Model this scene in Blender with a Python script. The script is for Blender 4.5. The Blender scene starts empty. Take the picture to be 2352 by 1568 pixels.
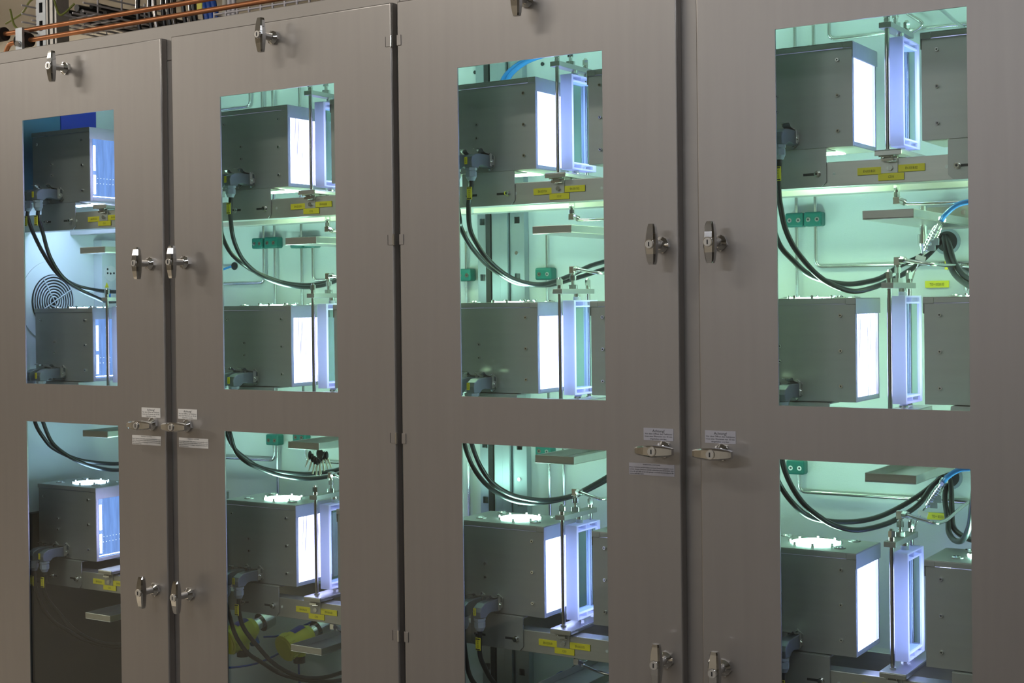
import bpy, bmesh, math, random
from mathutils import Matrix, Vector
random.seed(7)
SC = bpy.context.scene
COL = SC.collection
PI = math.pi

# ------------------------------------------------------------------ camera, world, room light, exposure
CAM_O = (0.331, -2.19, 1.6)
YAW, PITCH, ROLL, FPX = -0.5819, -0.0093, -0.0121, 3306.2
cam = bpy.data.cameras.new('camera')
cam_o = bpy.data.objects.new('camera', cam)
COL.objects.link(cam_o)
F = Vector((math.sin(YAW)*math.cos(PITCH), math.cos(YAW)*math.cos(PITCH), math.sin(PITCH)))
R0 = Vector((math.cos(YAW), -math.sin(YAW), 0)); U0 = R0.cross(F)
RR = R0*math.cos(ROLL) + U0*math.sin(ROLL); UU = U0*math.cos(ROLL) - R0*math.sin(ROLL)
m = Matrix.Identity(4)
for i in range(3):
    m[i][0] = RR[i]; m[i][1] = UU[i]; m[i][2] = -F[i]; m[i][3] = CAM_O[i]
cam_o.matrix_world = m
cam.sensor_width = 36; cam.lens = FPX/2352*36
cam.shift_x = 109.13/2352; cam.shift_y = -52.04/2352
cam.clip_start = 0.05; cam.clip_end = 60
cam.dof.use_dof = True; cam.dof.focus_distance = 2.75; cam.dof.aperture_fstop = 14
SC.camera = cam_o
SC.view_settings.view_transform = 'Standard'; SC.view_settings.look = 'None'
SC.view_settings.exposure = 0.0; SC.view_settings.gamma = 1.0; SC.view_settings.use_curve_mapping = False
w = bpy.data.worlds.new('room_air'); SC.world = w; w.use_nodes = True
w.node_tree.nodes['Background'].inputs[0].default_value = (0.92, 0.91, 0.90, 1)
w.node_tree.nodes['Background'].inputs[1].default_value = 0.25

def area(name, loc, rot, sx, sy, power, col=(1, .95, .88)):
    l = bpy.data.lights.new(name, 'AREA'); l.shape = 'RECTANGLE'; l.size = sx; l.size_y = sy; l.energy = power; l.color = col
    o = bpy.data.objects.new(name, l); COL.objects.link(o); o.location = loc; o.rotation_euler = rot
    return o
WARM, COOL = (1, .93, .84), (.86, .90, 1.0)
ADDED_LAMPS = ((-4.6, -1.6, 15, WARM), (-2.0, -1.5, 14, WARM), (0.6, -1.9, 14, COOL), (-6.0, -3.6, 46, WARM), (-0.6, -4.6, 26, COOL), (-5.7, 1.9, 100, WARM), (-2.2, -4.9, 34, COOL))  # invented unseen lamps, placed and tinted to shape door reflections and rear wall
for x, y, p, lc in ADDED_LAMPS:
    area('added_lamp_light', (x, y, 3.115), (0, 0, 0), 1.2, .16, p, lc)
    area('added_uplight', (x, y, 3.24), (PI, 0, 0), 1.1, .10, p*.30, lc)  # upward light added to brighten the ceiling that the door edges reflect

# ------------------------------------------------------------------ materials
def mat(name, col, rough=.5, metal=0.0, emit=None, es=0.0, spec=None, trans=0.0, noise=None, bump=None, alpha=None, aniso=0):
    mt = bpy.data.materials.new(name); mt.use_nodes = True
    nt = mt.node_tree; b = nt.nodes['Principled BSDF']
    b.inputs['Base Color'].default_value = (*col, 1)
    b.inputs['Roughness'].default_value = rough; b.inputs['Metallic'].default_value = metal
    if spec is not None: b.inputs['Specular IOR Level'].default_value = spec
    if emit: b.inputs['Emission Color'].default_value = (*emit, 1); b.inputs['Emission Strength'].default_value = es
    if trans: b.inputs['Transmission Weight'].default_value = trans
    if aniso: b.inputs['Anisotropic'].default_value = aniso
    tc = nt.nodes.new('ShaderNodeTexCoord')
    if noise:
        sc, amt, stretch = noise
        mp = nt.nodes.new('ShaderNodeMapping'); mp.inputs['Scale'].default_value = stretch
        n = nt.nodes.new('ShaderNodeTexNoise'); n.inputs['Scale'].default_value = sc; n.inputs['Detail'].default_value = 3
        nt.links.new(tc.outputs['Object'], mp.inputs[0]); nt.links.new(mp.outputs[0], n.inputs['Vector'])
        r = nt.nodes.new('ShaderNodeMapRange'); r.inputs['To Min'].default_value = 1-amt; r.inputs['To Max'].default_value = 1+amt
        nt.links.new(n.outputs['Fac'], r.inputs['Value'])
        mx = nt.nodes.new('ShaderNodeVectorMath'); mx.operation = 'SCALE'; mx.inputs[0].default_value = col
        nt.links.new(r.outputs[0], mx.inputs['Scale']); nt.links.new(mx.outputs[0], b.inputs['Base Color'])
    if bump:
        sc, st, dist = bump
        n = nt.nodes.new('ShaderNodeTexNoise'); n.inputs['Scale'].default_value = sc; n.inputs['Detail'].default_value = 2
        bp = nt.nodes.new('ShaderNodeBump'); bp.inputs['Strength'].default_value = st; bp.inputs['Distance'].default_value = dist
        nt.links.new(tc.outputs['Object'], n.inputs['Vector']); nt.links.new(n.outputs['Fac'], bp.inputs['Height']); nt.links.new(bp.outputs[0], b.inputs['Normal'])
    return mt

def glass_mat(name, tint, refl=1.0):
    mt = bpy.data.materials.new(name); mt.use_nodes = True; nt = mt.node_tree; nt.nodes.clear()
    out = nt.nodes.new('ShaderNodeOutputMaterial'); t = nt.nodes.new('ShaderNodeBsdfTransparent'); g = nt.nodes.new('ShaderNodeBsdfGlossy')
    fr = nt.nodes.new('ShaderNodeFresnel'); mx = nt.nodes.new('ShaderNodeMixShader'); ml = nt.nodes.new('ShaderNodeMath'); ml.operation = 'MULTIPLY'
    ml.inputs[1].default_value = refl
    gm = nt.nodes.new('ShaderNodeNewGeometry'); mr = nt.nodes.new('ShaderNodeMapRange'); mr.inputs['To Min'].default_value = 1.45; mr.inputs['To Max'].default_value = 1/1.45
    nt.links.new(gm.outputs['Backfacing'], mr.inputs['Value']); nt.links.new(mr.outputs[0], fr.inputs[0]); t.inputs[0].default_value = (*tint, 1); g.inputs['Roughness'].default_value = .02
    nt.links.new(fr.outputs[0], ml.inputs[0]); nt.links.new(ml.outputs[0], mx.inputs[0]); nt.links.new(t.outputs[0], mx.inputs[1]); nt.links.new(g.outputs[0], mx.inputs[2]); nt.links.new(mx.outputs[0], out.inputs[0])
    return mt

def frost_mat(name, col):
    mt = bpy.data.materials.new(name); mt.use_nodes = True; nt = mt.node_tree; nt.nodes.clear()
    out = nt.nodes.new('ShaderNodeOutputMaterial'); d = nt.nodes.new('ShaderNodeBsdfDiffuse'); t = nt.nodes.new('ShaderNodeBsdfTranslucent'); mx = nt.nodes.new('ShaderNodeMixShader')
    d.inputs[0].default_value = (*col, 1); t.inputs[0].default_value = (*col, 1); mx.inputs[0].default_value = .5
    nt.links.new(d.outputs[0], mx.inputs[1]); nt.links.new(t.outputs[0], mx.inputs[2]); nt.links.new(mx.outputs[0], out.inputs[0])
    return mt

def lamp_mat(name, c1, c2, s1, s2, scale):
    # lamp window: bright tube light behind fluted glass, streaked along z
    mt = bpy.data.materials.new(name); mt.use_nodes = True; nt = mt.node_tree; nt.nodes.clear()
    out = nt.nodes.new('ShaderNodeOutputMaterial'); e = nt.nodes.new('ShaderNodeEmission'); tc = nt.nodes.new('ShaderNodeTexCoord')
    mp = nt.nodes.new('ShaderNodeMapping'); mp.inputs['Scale'].default_value = (1, scale, 4)
    n = nt.nodes.new('ShaderNodeTexNoise'); n.inputs['Scale'].default_value = 3; n.inputs['Detail'].default_value = 4
    r = nt.nodes.new('ShaderNodeMapRange'); r.inputs['From Min'].default_value = .35; r.inputs['From Max'].default_value = .6; r.inputs['To Min'].default_value = s1; r.inputs['To Max'].default_value = s2
    mc = nt.nodes.new('ShaderNodeMix'); mc.data_type = 'RGBA'; mc.inputs[6].default_value = (*c1, 1); mc.inputs[7].default_value = (*c2, 1)
    nt.links.new(tc.outputs['Object'], mp.inputs[0]); nt.links.new(mp.outputs[0], n.inputs['Vector']); nt.links.new(n.outputs['Fac'], r.inputs['Value'])
    nt.links.new(n.outputs['Fac'], mc.inputs[0]); nt.links.new(mc.outputs[2], e.inputs[0]); nt.links.new(r.outputs[0], e.inputs[1]); nt.links.new(e.outputs[0], out.inputs[0])
    return mt

M = {}
M['door'] = mat('brushed_door_steel', (.40, .380, .362), .44, .86, noise=(60, .05, (1, 1, .05)), bump=(900, .03, .0004))
M['frame'] = mat('cabinet_frame_steel', (.38, .360, .340), .45, .85, noise=(40, .05, (.1, 1, 1)))
M['inner'] = mat('light_grey_inner_paint', (.64, .67, .66), .32, 0, bump=(420, .35, .0006))
M['box'] = mat('lamp_housing_steel', (.44, .43, .42), .47, .75, noise=(90, .06, (.05, 1, 1)))
M['beam'] = mat('brushed_beam_steel', (.55, .53, .50), .40, .82, noise=(50, .12, (.2, 1, 2)))
M['tray'] = mat('drip_tray_steel', (.50, .485, .46), .30, .92, noise=(70, .08, (.3, 1, 1)))
M['chrome'] = mat('chrome', (.80, .80, .79), .09, 1)
M['steel'] = mat('polished_tube_steel', (.66, .66, .65), .2, 1)
M['rod'] = mat('ground_rod_steel', (.45, .42, .40), .25, 1)
M['rod2'] = mat('dull_crossbar_steel', (.36, .36, .34), .45, .8)
M['dark'] = mat('keyway_black', (.02, .02, .022), .5)
M['black'] = mat('black_rubber', (.012, .013, .016), .32, 0, spec=.6)
M['gasket'] = mat('dark_gasket', (.03, .03, .03), .7)
M['yellow'] = mat('yellow_plate', (.78, .66, .03), .4)
M['ink'] = mat('black_ink', (.02, .02, .02), .6)
M['white'] = mat('white_sticker', (.78, .76, .72), .5)
M['silver'] = mat('silver_sticker', (.50, .50, .56), .35, .3)
M['hood'] = mat('grey_diecast_plug', (.15, .165, .19), .42, .2)
M['gland'] = mat('pale_grey_gland', (.30, .33, .38), .35)
M['green'] = mat('green_plastic_clamp', (.0, .13, .105), .4)
M['cell'] = frost_mat('frosted_quartz', (.80, .81, .90))
M['cellg'] = glass_mat('cell_glass', (.84, .92, .93), .3)
M['pane'] = glass_mat('door_window_glass', (.93, .97, .95), 1.0)
M['lampg'] = glass_mat('lamp_window_glass', (.9, .93, 1), .8)
M['lamp'] = lamp_mat('lamp_window_light', (.72, .62, 1), (.52, .56, 1), 1.6, 10, 60)
M['lamp3'] = lamp_mat('lamp_window_light_full', (.50, .53, 1), (.52, .56, 1), 8, 10, 60)
M['lamp1'] = lamp_mat('lamp_interior_blue', (.26, .44, .95), (.30, .50, 1), .9, 1.15, 40)
M['slit'] = mat('lamp_tube_slit', (1, 1, 1), .5, emit=(.9, .92, 1), es=14)
M['vent'] = mat('vent_light', (1, 1, 1), .5, emit=(.54, 1, .84), es=52)
M['ventb'] = mat('underside_vent_light', (1, 1, 1), .5, emit=(.62, 1, .60), es=44)
M['vent1'] = mat('vent_light_bluish', (1, 1, 1), .5, emit=(.45, .70, 1), es=20)
M['vent1b'] = mat('underside_light_bluish', (1, 1, 1), .5, emit=(.45, .58, 1), es=30)
M['dot'] = mat('lamp_reflex_dot', (1, 1, 1), .5, emit=(.9, .92, 1), es=2.2)
M['navy'] = mat('blue_grey_cover', (.05, .14, .22), .5)
M['copper'] = mat('copper_pipe', (.62, .27, .13), .38, .85, noise=(30, .1, (.2, 1, 1)))
M['foam'] = mat('black_foam', (.02, .014, .012), .9)
M['zinc'] = mat('galvanised_steel', (.50, .53, .56), .4, .7, noise=(25, .2, (1, 1, 1)))
M['basket'] = mat('zinc_wire', (.62, .60, .64), .5, .2)
M['blue'] = mat('blue_cable_jacket', (.02, .09, .42), .4)
M['bluehose'] = mat('blue_hose', (.03, .22, .62), .25)
M['whitec'] = mat('white_cable_jacket', (.6, .58, .5), .5)
M['yg'] = mat('yellow_green_wire', (.20, .24, .04), .5)
M['det'] = mat('detector_yellow', (.82, .76, .07), .4)
M['detblue'] = mat('detector_blue_label', (.02, .04, .35), .35)
M['post'] = mat('galvanised_profile', (.42, .47, .50), .35, .75, noise=(30, .1, (1, 1, .1)))
M['fan'] = mat('fan_grille_grey', (.55, .58, .60), .45)
M['floord'] = mat('darkened_floor_half', (.14, .125, .105), .7)  # unseen floor half, made darker to dim reflections low on the right doors
M['wall'] = mat('beige_wall_paint', (.40, .36, .29), .8)
M['floor'] = mat('grey_floor', (.46, .40, .31), .7, noise=(3, .1, (1, 1, 1)))
M['ceil'] = mat('dark_ceiling', (.10, .095, .09), .9)
M['ceil2'] = mat('pale_ceiling_panels', (.42, .41, .39), .85)
M['lockf'] = mat('lock_barrel_face', (.62, .60, .56), .35, .6)
M['lampon'] = mat('added_lamp_diffuser', (1, 1, 1), .5, emit=(1, .95, .88), es=4)
M['brass'] = mat('nickel_key', (.72, .74, .60), .35, .4)
M['clearp'] = glass_mat('clear_plastic', (.75, .8, .85), 1.5)

# ------------------------------------------------------------------ mesh builder
class MB:
    def __init__(s): s.v = []; s.f = []; s.m = []; s.s = []; s.mats = []
    def mi(s, k):
        if k not in s.mats: s.mats.append(k)
        return s.mats.index(k)
    def add(s, vs, fs, k, smooth=False):
        b = len(s.v); s.v += [tuple(p) for p in vs]; mi = s.mi(k)
        for f in fs: s.f.append(tuple(b+i for i in f)); s.m.append(mi); s.s.append(smooth)
        return s
    def box(s, x0, x1, y0, y1, z0, z1, k):
        v = [(x0, y0, z0), (x1, y0, z0), (x1, y1, z0), (x0, y1, z0), (x0, y0, z1), (x1, y0, z1), (x1, y1, z1), (x0, y1, z1)]
        return s.add(v, [(0, 3, 2, 1), (4, 5, 6, 7), (0, 1, 5, 4), (1, 2, 6, 5), (2, 3, 7, 6), (3, 0, 4, 7)], k)
    def prism(s, pts, axis, a, b, k):
        # pts 2-D polygon; axis 'x': pts=(y,z), 'y': pts=(x,z), 'z': pts=(x,y)
        def P(p, t): return {'x': (t, p[0], p[1]), 'y': (p[0], t, p[1]), 'z': (p[0], p[1], t)}[axis]
        n = len(pts); v = [P(p, a) for p in pts]+[P(p, b) for p in pts]
        ar = sum(pts[i][0]*pts[(i+1) % n][1]-pts[(i+1) % n][0]*pts[i][1] for i in range(n))
        fl = (ar > 0) != (axis == 'y')
        top = tuple(range(n, 2*n)); bot = tuple(reversed(range(n)))
        side = [(i, (i+1) % n, n+(i+1) % n, n+i) for i in range(n)]
        fs = [top, bot]+side
        if not fl: fs = [tuple(reversed(f)) for f in fs]
        if b < a: fs = [tuple(reversed(f)) for f in fs]
        return s.add(v, fs, k)
    def cyl(s, p0, p1, r0, k, r1=None, n=20, caps=True, smooth=True):
        r1 = r0 if r1 is None else r1
        p0 = Vector(p0); p1 = Vector(p1); d = (p1-p0).normalized()
        a = d.orthogonal().normalized(); b = d.cross(a)
        v = []
        for p, r in ((p0, r0), (p1, r1)):
            for i in range(n):
                t = 2*PI*i/n; v.append(p+a*math.cos(t)*r+b*math.sin(t)*r)
        s.add(v, [(i, (i+1) % n, n+(i+1) % n, n+i) for i in range(n)], k, smooth)
        if caps: s.add(v, [tuple(reversed(range(n))), tuple(range(n, 2*n))], k)
        return s
    def hexn(s, p0, p1, r, k): return s.cyl(p0, p1, r, k, n=6, smooth=False)
    def tube(s, path, r, k, n=10, caps=True):
        P = [Vector(p) for p in path]; v = []; fs = []
        t0 = (P[1]-P[0]).normalized(); a = t0.orthogonal().normalized()
        for i, p in enumerate(P):
            if i == 0: t = P[1]-P[0]
            elif i == len(P)-1: t = P[-1]-P[-2]
            else: t = (P[i+1]-P[i]).normalized()+(P[i]-P[i-1]).normalized()
            t.normalize(); a = (a-t*a.dot(t)).normalized(); b = t.cross(a)
            for j in range(n):
                q = 2*PI*j/n; v.append(p+a*math.cos(q)*r+b*math.sin(q)*r)
        for i in range(len(P)-1):
            for j in range(n): fs.append((i*n+j, i*n+(j+1) % n, (i+1)*n+(j+1) % n, (i+1)*n+j))
        s.add(v, fs, k, True)
        if caps: s.add(v, [tuple(reversed(range(n))), tuple(range((len(P)-1)*n, len(P)*n))], k)
        return s
    def ball(s, c, r, k, sx=1, sy=1, sz=1, n=12):
        v = []; fs = []
        for i in range(n//2+1):
            th = PI*i/(n//2)
            for j in range(n):
                ph = 2*PI*j/n; v.append((c[0]+r*sx*math.sin(th)*math.cos(ph), c[1]+r*sy*math.sin(th)*math.sin(ph), c[2]+r*sz*math.cos(th)))
        for i in range(n//2):
            for j in range(n): fs.append((i*n+j, (i+1)*n+j, (i+1)*n+(j+1) % n, i*n+(j+1) % n))
        return s.add(v, fs, k, True)
    def text(s, txt, size, center, k, right=(1, 0, 0), up=(0, 0, 1), squash=1.0, width=None, left=None):
        tv, tf = text_geo(txt)
        if not tv: return s
        R = Vector(right); U = Vector(up); c = Vector(center)
        xs = [p[0] for p in tv]; wx = max(xs)-min(xs); ox = (max(xs)+min(xs))/2
        kx = size*squash
        if width: kx = width/wx
        if left is not None: ox = min(xs)
        return s.add([c+R*((p[0]-ox)*kx)+U*((p[1]-.35)*size) for p in tv], tf, k)
    def build(s, name, parent=None, bev=0, loc=None, seg=2):
        me = bpy.data.meshes.new(name); me.from_pydata(s.v, [], s.f)
        for k in s.mats: me.materials.append(M[k])
        me.polygons.foreach_set('material_index', s.m); me.polygons.foreach_set('use_smooth', s.s); me.update()
        o = bpy.data.objects.new(name, me); COL.objects.link(o)
        if parent: o.parent = parent
        if loc: o.location = loc
        if bev:
            md = o.modifiers.new('edge', 'BEVEL'); md.width = bev; md.segments = seg; md.limit_method = 'ANGLE'; md.angle_limit = .9
        return o
_tc = {}
def text_geo(txt):
    if txt in _tc: return _tc[txt]
    c = bpy.data.curves.new('t', 'FONT'); c.body = txt; c.size = 1; c.resolution_u = 2
    o = bpy.data.objects.new('t', c); COL.objects.link(o)
    dg = bpy.context.evaluated_depsgraph_get(); me = o.evaluated_get(dg).to_mesh()
    g = ([tuple(v.co) for v in me.vertices], [tuple(p.vertices) for p in me.polygons])
    o.evaluated_get(dg).to_mesh_clear(); bpy.data.objects.remove(o); bpy.data.curves.remove(c)
    _tc[txt] = g
    return g
def smooth(P, n=6):
    P = [Vector(p) for p in P]; Q = [P[0]*2-P[1]]+P+[P[-1]*2-P[-2]]; out = []
    for i in range(1, len(Q)-2):
        for j in range(n):
            t = j/n; a, b, c, d = Q[i-1:i+3]
            out.append(.5*((2*b)+(c-a)*t+(2*a-5*b+4*c-d)*t*t+(3*b-3*c+d-a)*t**3))
    out.append(P[-1]); return out
def bend(P, r=.012, n=5):
    # polyline with rounded corners
    P = [Vector(p) for p in P]; out = [P[0]]
    for i in range(1, len(P)-1):
        a = (P[i-1]-P[i]); b = (P[i+1]-P[i]); q = min(r, a.length*.45, b.length*.45)
        A = P[i]+a.normalized()*q; B = P[i]+b.normalized()*q
        for j in range(n+1):
            t = j/n; out.append(A*(1-t)**2+P[i]*2*t*(1-t)+B*t*t)
    out.append(P[-1]); return out
def empty(name, loc=(0, 0, 0)):
    o = bpy.data.objects.new(name, None); COL.objects.link(o); o.location = loc; o.empty_display_size = .02
    return o
def tag(o, label, cat, group=None, kind=None):
    o['label'] = label; o['category'] = cat
    if group: o['group'] = group
    if kind: o['kind'] = kind
    return o
CH = {}
def kids(o): return [c for c in list(bpy.data.objects) if c.parent == o]
def copy_tree(o, kidmap, parent=None):
    c = o.copy(); COL.objects.link(c); c.parent = parent
    for ch in kidmap.get(o.name, ()): copy_tree(ch, kidmap, c)
    return c
def kidmap_of(root):
    km = {}
    for o in bpy.data.objects:
        if o.parent: km.setdefault(o.parent.name, []).append(o)
    return km
def struct(o): o['kind'] = 'structure'; return o

# ------------------------------------------------------------------ room
struct(MB().box(-9, -3.5, -7, 3.2, -.1, 0, 'floor').box(-3.5, 5, -7, 3.2, -.1, 0, 'floord').build('floor'))
struct(MB().box(-9, 5, -7, 3.2, 3.4, 3.5, 'ceil2').build('ceiling'))
struct(MB().box(-9, 5, 3.1, 3.2, 0, 3.4, 'wall').build('wall_back'))
struct(MB().box(-9, 5, -7.1, -7, 0, 3.4, 'wall').build('wall_front'))
struct(MB().box(-9.1, -9, -7, 3.2, 0, 3.4, 'wall').build('wall_left'))
struct(MB().box(5, 5.1, -7, 3.2, 0, 3.4, 'wall').build('wall_right'))

# ------------------------------------------------------------------ cabinets
WX = {1: -2.3082, 2: -1.7016, 3: -1.1189, 4: -.5123}
WW = .2967; ZT, ZB, ZL, ZLB = 2.0328, 1.4345, 1.3487, .7504
DZT, DZB = 2.1704, .12
DT = .0032
RIM = .0178
DOORS = {1: (-2.451, -1.868), 2: (-1.8383, -1.2665), 3: (-1.2535, -.6827), 4: (-.6489, -.066)}
ROWZ = {1: 0.0, 2: -.4163, 3: -.832}
BACKY = .42

def door_mesh(n):
    x0, x1 = DOORS[n]; xs = [x0, WX[n], WX[n]+WW, x1]; zs = [DZB, ZLB, ZL, ZB, ZT, DZT]
    bm = bmesh.new(); vt = {}
    def V(i, j, y):
        if (i, j, y) not in vt: vt[(i, j, y)] = bm.verts.new((xs[i], y, zs[j]))
        return vt[(i, j, y)]
    solid = lambda i, j: 0 <= i < 3 and 0 <= j < 5 and not (i == 1 and j in (1, 3))
    for i in range(3):
        for j in range(5):
            if not solid(i, j): continue
            bm.faces.new((V(i, j, 0), V(i+1, j, 0), V(i+1, j+1, 0), V(i, j+1, 0)))
            bm.faces.new((V(i, j, DT), V(i, j+1, DT), V(i+1, j+1, DT), V(i+1, j, DT)))
            if not solid(i-1, j): bm.faces.new((V(i, j, 0), V(i, j+1, 0), V(i, j+1, DT), V(i, j, DT)))
            if not solid(i+1, j): bm.faces.new((V(i+1, j, 0), V(i+1, j, DT), V(i+1, j+1, DT), V(i+1, j+1, 0)))
            if not solid(i, j-1): bm.faces.new((V(i, j, 0), V(i, j, DT), V(i+1, j, DT), V(i+1, j, 0)))
            if not solid(i, j+1): bm.faces.new((V(i, j+1, 0), V(i+1, j+1, 0), V(i+1, j+1, DT), V(i, j+1, DT)))
    bm.normal_update()
    def outer(e):
        a, b = e.verts
        if a.co.y > .001 or b.co.y > .001: return False
        return any(abs(a.co[k]-t) < 1e-5 and abs(b.co[k]-t) < 1e-5 for k, t in ((0, x0), (0, x1), (2, DZT), (2, DZB)))
    bmesh.ops.bevel(bm, geom=[e for e in bm.edges if outer(e)], offset=.0036, segments=4, profile=.5, affect='EDGES')
    for a0, a1, c0, c1 in ((x0, x0+.0016, DZB, DZT), (x1-.0016, x1, DZB, DZT), (x0+.0016, x1-.0016, DZT-.0016, DZT), (x0+.0016, x1-.0016, DZB, DZB+.0016)):
        vs = [bm.verts.new(p) for p in ((a0, DT, c0), (a1, DT, c0), (a1, RIM, c0), (a0, RIM, c0), (a0, DT, c1), (a1, DT, c1), (a1, RIM, c1), (a0, RIM, c1))]
        for f in ((0, 3, 2, 1), (4, 5, 6, 7), (0, 1, 5, 4), (1, 2, 6, 5), (2, 3, 7, 6), (3, 0, 4, 7)): bm.faces.new([vs[i] for i in f])
    me = bpy.data.meshes.new('door'); bm.to_mesh(me); bm.free(); me.materials.append(M['door'])
    for p in me.polygons:
        p.use_smooth = p.area < .004 and abs(p.normal.y) > .05 and abs(p.normal.y) < .995
    return me

def t_handle(mb, x, z, horiz):
    # escutcheon, shaft, tapered T grip with lock barrel
    mb.hexn((x, -.0, z), (x, -.0045, z), .0145, 'chrome')
    mb.cyl((x, -.0045, z), (x, -.010, z), .0135, 'chrome', .0085, n=12)
    mb.cyl((x, -.009, z), (x, -.034, z), .0072, 'chrome')
    L = .0335
    prof = [(-1, .0055), (-.86, .0070), (-.5, .0088), (-.22, .0096), (0, .0099), (.22, .0096), (.5, .0088), (.86, .0070), (1, .0055)]
    v = []; 
    for t, hw in prof:
        for (a, yy) in ((-hw, -.034), (hw, -.034), (hw, -.0405-.004*(1-t*t)), (hw*.7, -.043-.0045*(1-t*t)), (-hw*.7, -.043-.0045*(1-t*t)), (-hw, -.0405-.004*(1-t*t))):
            u = t*L
            v.append((x+u, yy, z+a) if horiz else (x-a, yy, z+u))
    n = 6; fs = []
    for i in range(len(prof)-1):
        for j in range(n): fs.append((i*n+j, i*n+(j+1) % n, (i+1)*n+(j+1) % n, (i+1)*n+j))
    fs += [tuple(reversed(range(n))), tuple(range((len(prof)-1)*n, len(prof)*n))]
    mb.add(v, fs, 'chrome')
    mb.cyl((x, -.043, z), (x, -.0496, z), .0086, 'chrome', .0078, n=28)
    mb.cyl((x, -.0495, z), (x, -.0502, z), .0066, 'lockf', n=24)
    mb.box(x-.0010, x+.0010, -.0507, -.0500, z-.0036, z+.0036, 'dark')

def fix_normals(o):
    bm = bmesh.new(); bm.from_mesh(o.data); bmesh.ops.recalc_face_normals(bm, faces=bm.faces); bm.to_mesh(o.data); bm.free(); return o

ACH = ['Vor dem Öffnen des Gehäuses', 'muss eine Wartezeit von 10 min', 'eingehalten werden.']
WARN = ['Dieses Gehäuse enthält heißes und kann Erwärmungsgefahr verur-', 'sachen. Dieses Gehäuse enthält außerdem eine brennbare Sub-', 'stanz, die sich falls sie an Luft gelangt, innerhalb des brennbaren Be-', 'reiches befinden kann.']
def sticker1(x0, x1, k):
    mb = MB().box(x0, x1, -.0006, -.0001, 1.3698, 1.3905, k); c = (x0+x1)/2; y = -.0008
    mb.text('Achtung!', .0062, (c, y, 1.3860), 'ink')
    for i, t in enumerate(ACH): mb.text(t, .0038, (c, y, 1.3810-i*.0042), 'ink', width=(.050, .050, .031)[i])
    return mb
def sticker2(x0, x1, k):
    mb = MB().box(x0, x1, -.0006, -.0001, 1.3105, 1.3305, k); y = -.0008
    mb.text('WARNUNG, ACHTUNG', .0030, ((x0+x1)/2, y, 1.3285), 'ink', width=.032)
    for i, t in enumerate(WARN): mb.text(t, .0030, (x0+.001, y, 1.3235-i*.0036), 'ink', width=(x1-x0-.002)*(1, 1, 1, .33)[i], left=1)
    return mb

hx = {1: (-2.1621, -1.907), 2: (-1.5563, -1.806), 3: (-.9683, -.7135), 4: (-.362, -.610)}
def cabinet(name, xl, xr, doors, label):
    t = empty(name, ((xl+xr)/2, .2, 0)); ox, oy = (xl+xr)/2, .2
    def B(mb, nm, bev=0, parent=None):
        o = mb.build(nm, parent or t, bev); 
        if parent is None: o.location = (-ox, -oy, 0)
        return o
    zt = 2.2005
    # front frame: rails, side stiles and centre post behind the doors
    dn = doors; mid0, mid1 = DOORS[dn[0]][1], DOORS[dn[1]][0]
    mb = MB().box(xl, xr, .0185, .045, 2.125, zt, 'frame').box(xl, xr, .0185, .045, 0, .16, 'frame')
    mb.box(xl, xl+.03, .0185, .045, .16, 2.125, 'frame').box(xr-.03, xr, .0185, .045, .16, 2.125, 'frame')
    mb.box(mid0-.02, mid1+.02, .0185, .040, .16, 2.125, 'frame')
    B(mb, 'front_frame', .0015)
    B(MB().box(xl, xr, .045, .445, zt-.003, zt, 'frame'), 'roof_panel')
    B(MB().box(xl+.001, xr-.001, BACKY, BACKY+.004, .02, zt-.004, 'inner'), 'back_panel')
    B(MB().box(xl, xl+.003, .046, BACKY, .02, zt-.004, 'inner' if xl < -2 else 'inner'), 'side_panel') if xl < -2 else None
    B(MB().box(xr-.003, xr, .046, BACKY, .02, zt-.004, 'inner'), 'side_panel') if xr > -.5 else None
    B(MB().box(xl, xr, .046, BACKY, .0, .02, 'inner'), 'floor_panel')
    for n in dn:
        me = door_mesh(n); d = bpy.data.objects.new('door', me); COL.objects.link(d); d.parent = t; d.location = (-ox, -oy, 0)
        a = WX[n]
        for z0, z1 in ((ZB, ZT), (ZLB, ZL)):
            MB().box(a-.012, a+WW+.012, .0034, .0064, z0-.012, z1+.012, 'pane').build('window_pane', d)
        for (x, z, h) in ((hx[n][0], 2.1363, 0), (hx[n][1], 1.697, 0), (hx[n][1], 1.3560, 1), (hx[n][1], 1.004, 0), (hx[n][0], .17, 0)):
            mb = MB(); t_handle(mb, x, z, h); fix_normals(mb.build('handle', d))
        s = {1: ((-1.9388, -1.8832), (-1.9686, -1.8827), 'white'), 2: ((-1.8313, -1.7770), (-1.8300, -1.7467), 'white'), 3: ((-.7510, -.6961), (-.7790, -.6948), 'silver'), 4: ((-.6393, -.5855), None, 'silver')}[n]
        sticker1(*s[0], s[2]).build('warning_sticker', d)
        if s[1]: sticker2(*s[1], s[2]).build('notice_sticker', d)
    return t
def hinge(x, z, n, dr):
    pass
cA = cabinet('electrical_cabinet', -2.455, -1.2600, (1, 2), '')
tag(cA, 'brown grey steel cabinet with two window doors, left one under the copper pipes', 'cabinet', 'steel cabinets with window doors')
cB = cabinet('electrical_cabinet', -1.2595, -.060, (3, 4), '')
tag(cB, 'brown grey steel cabinet with two window doors, right one nearest the viewer', 'cabinet', 'steel cabinets with window doors')
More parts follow.
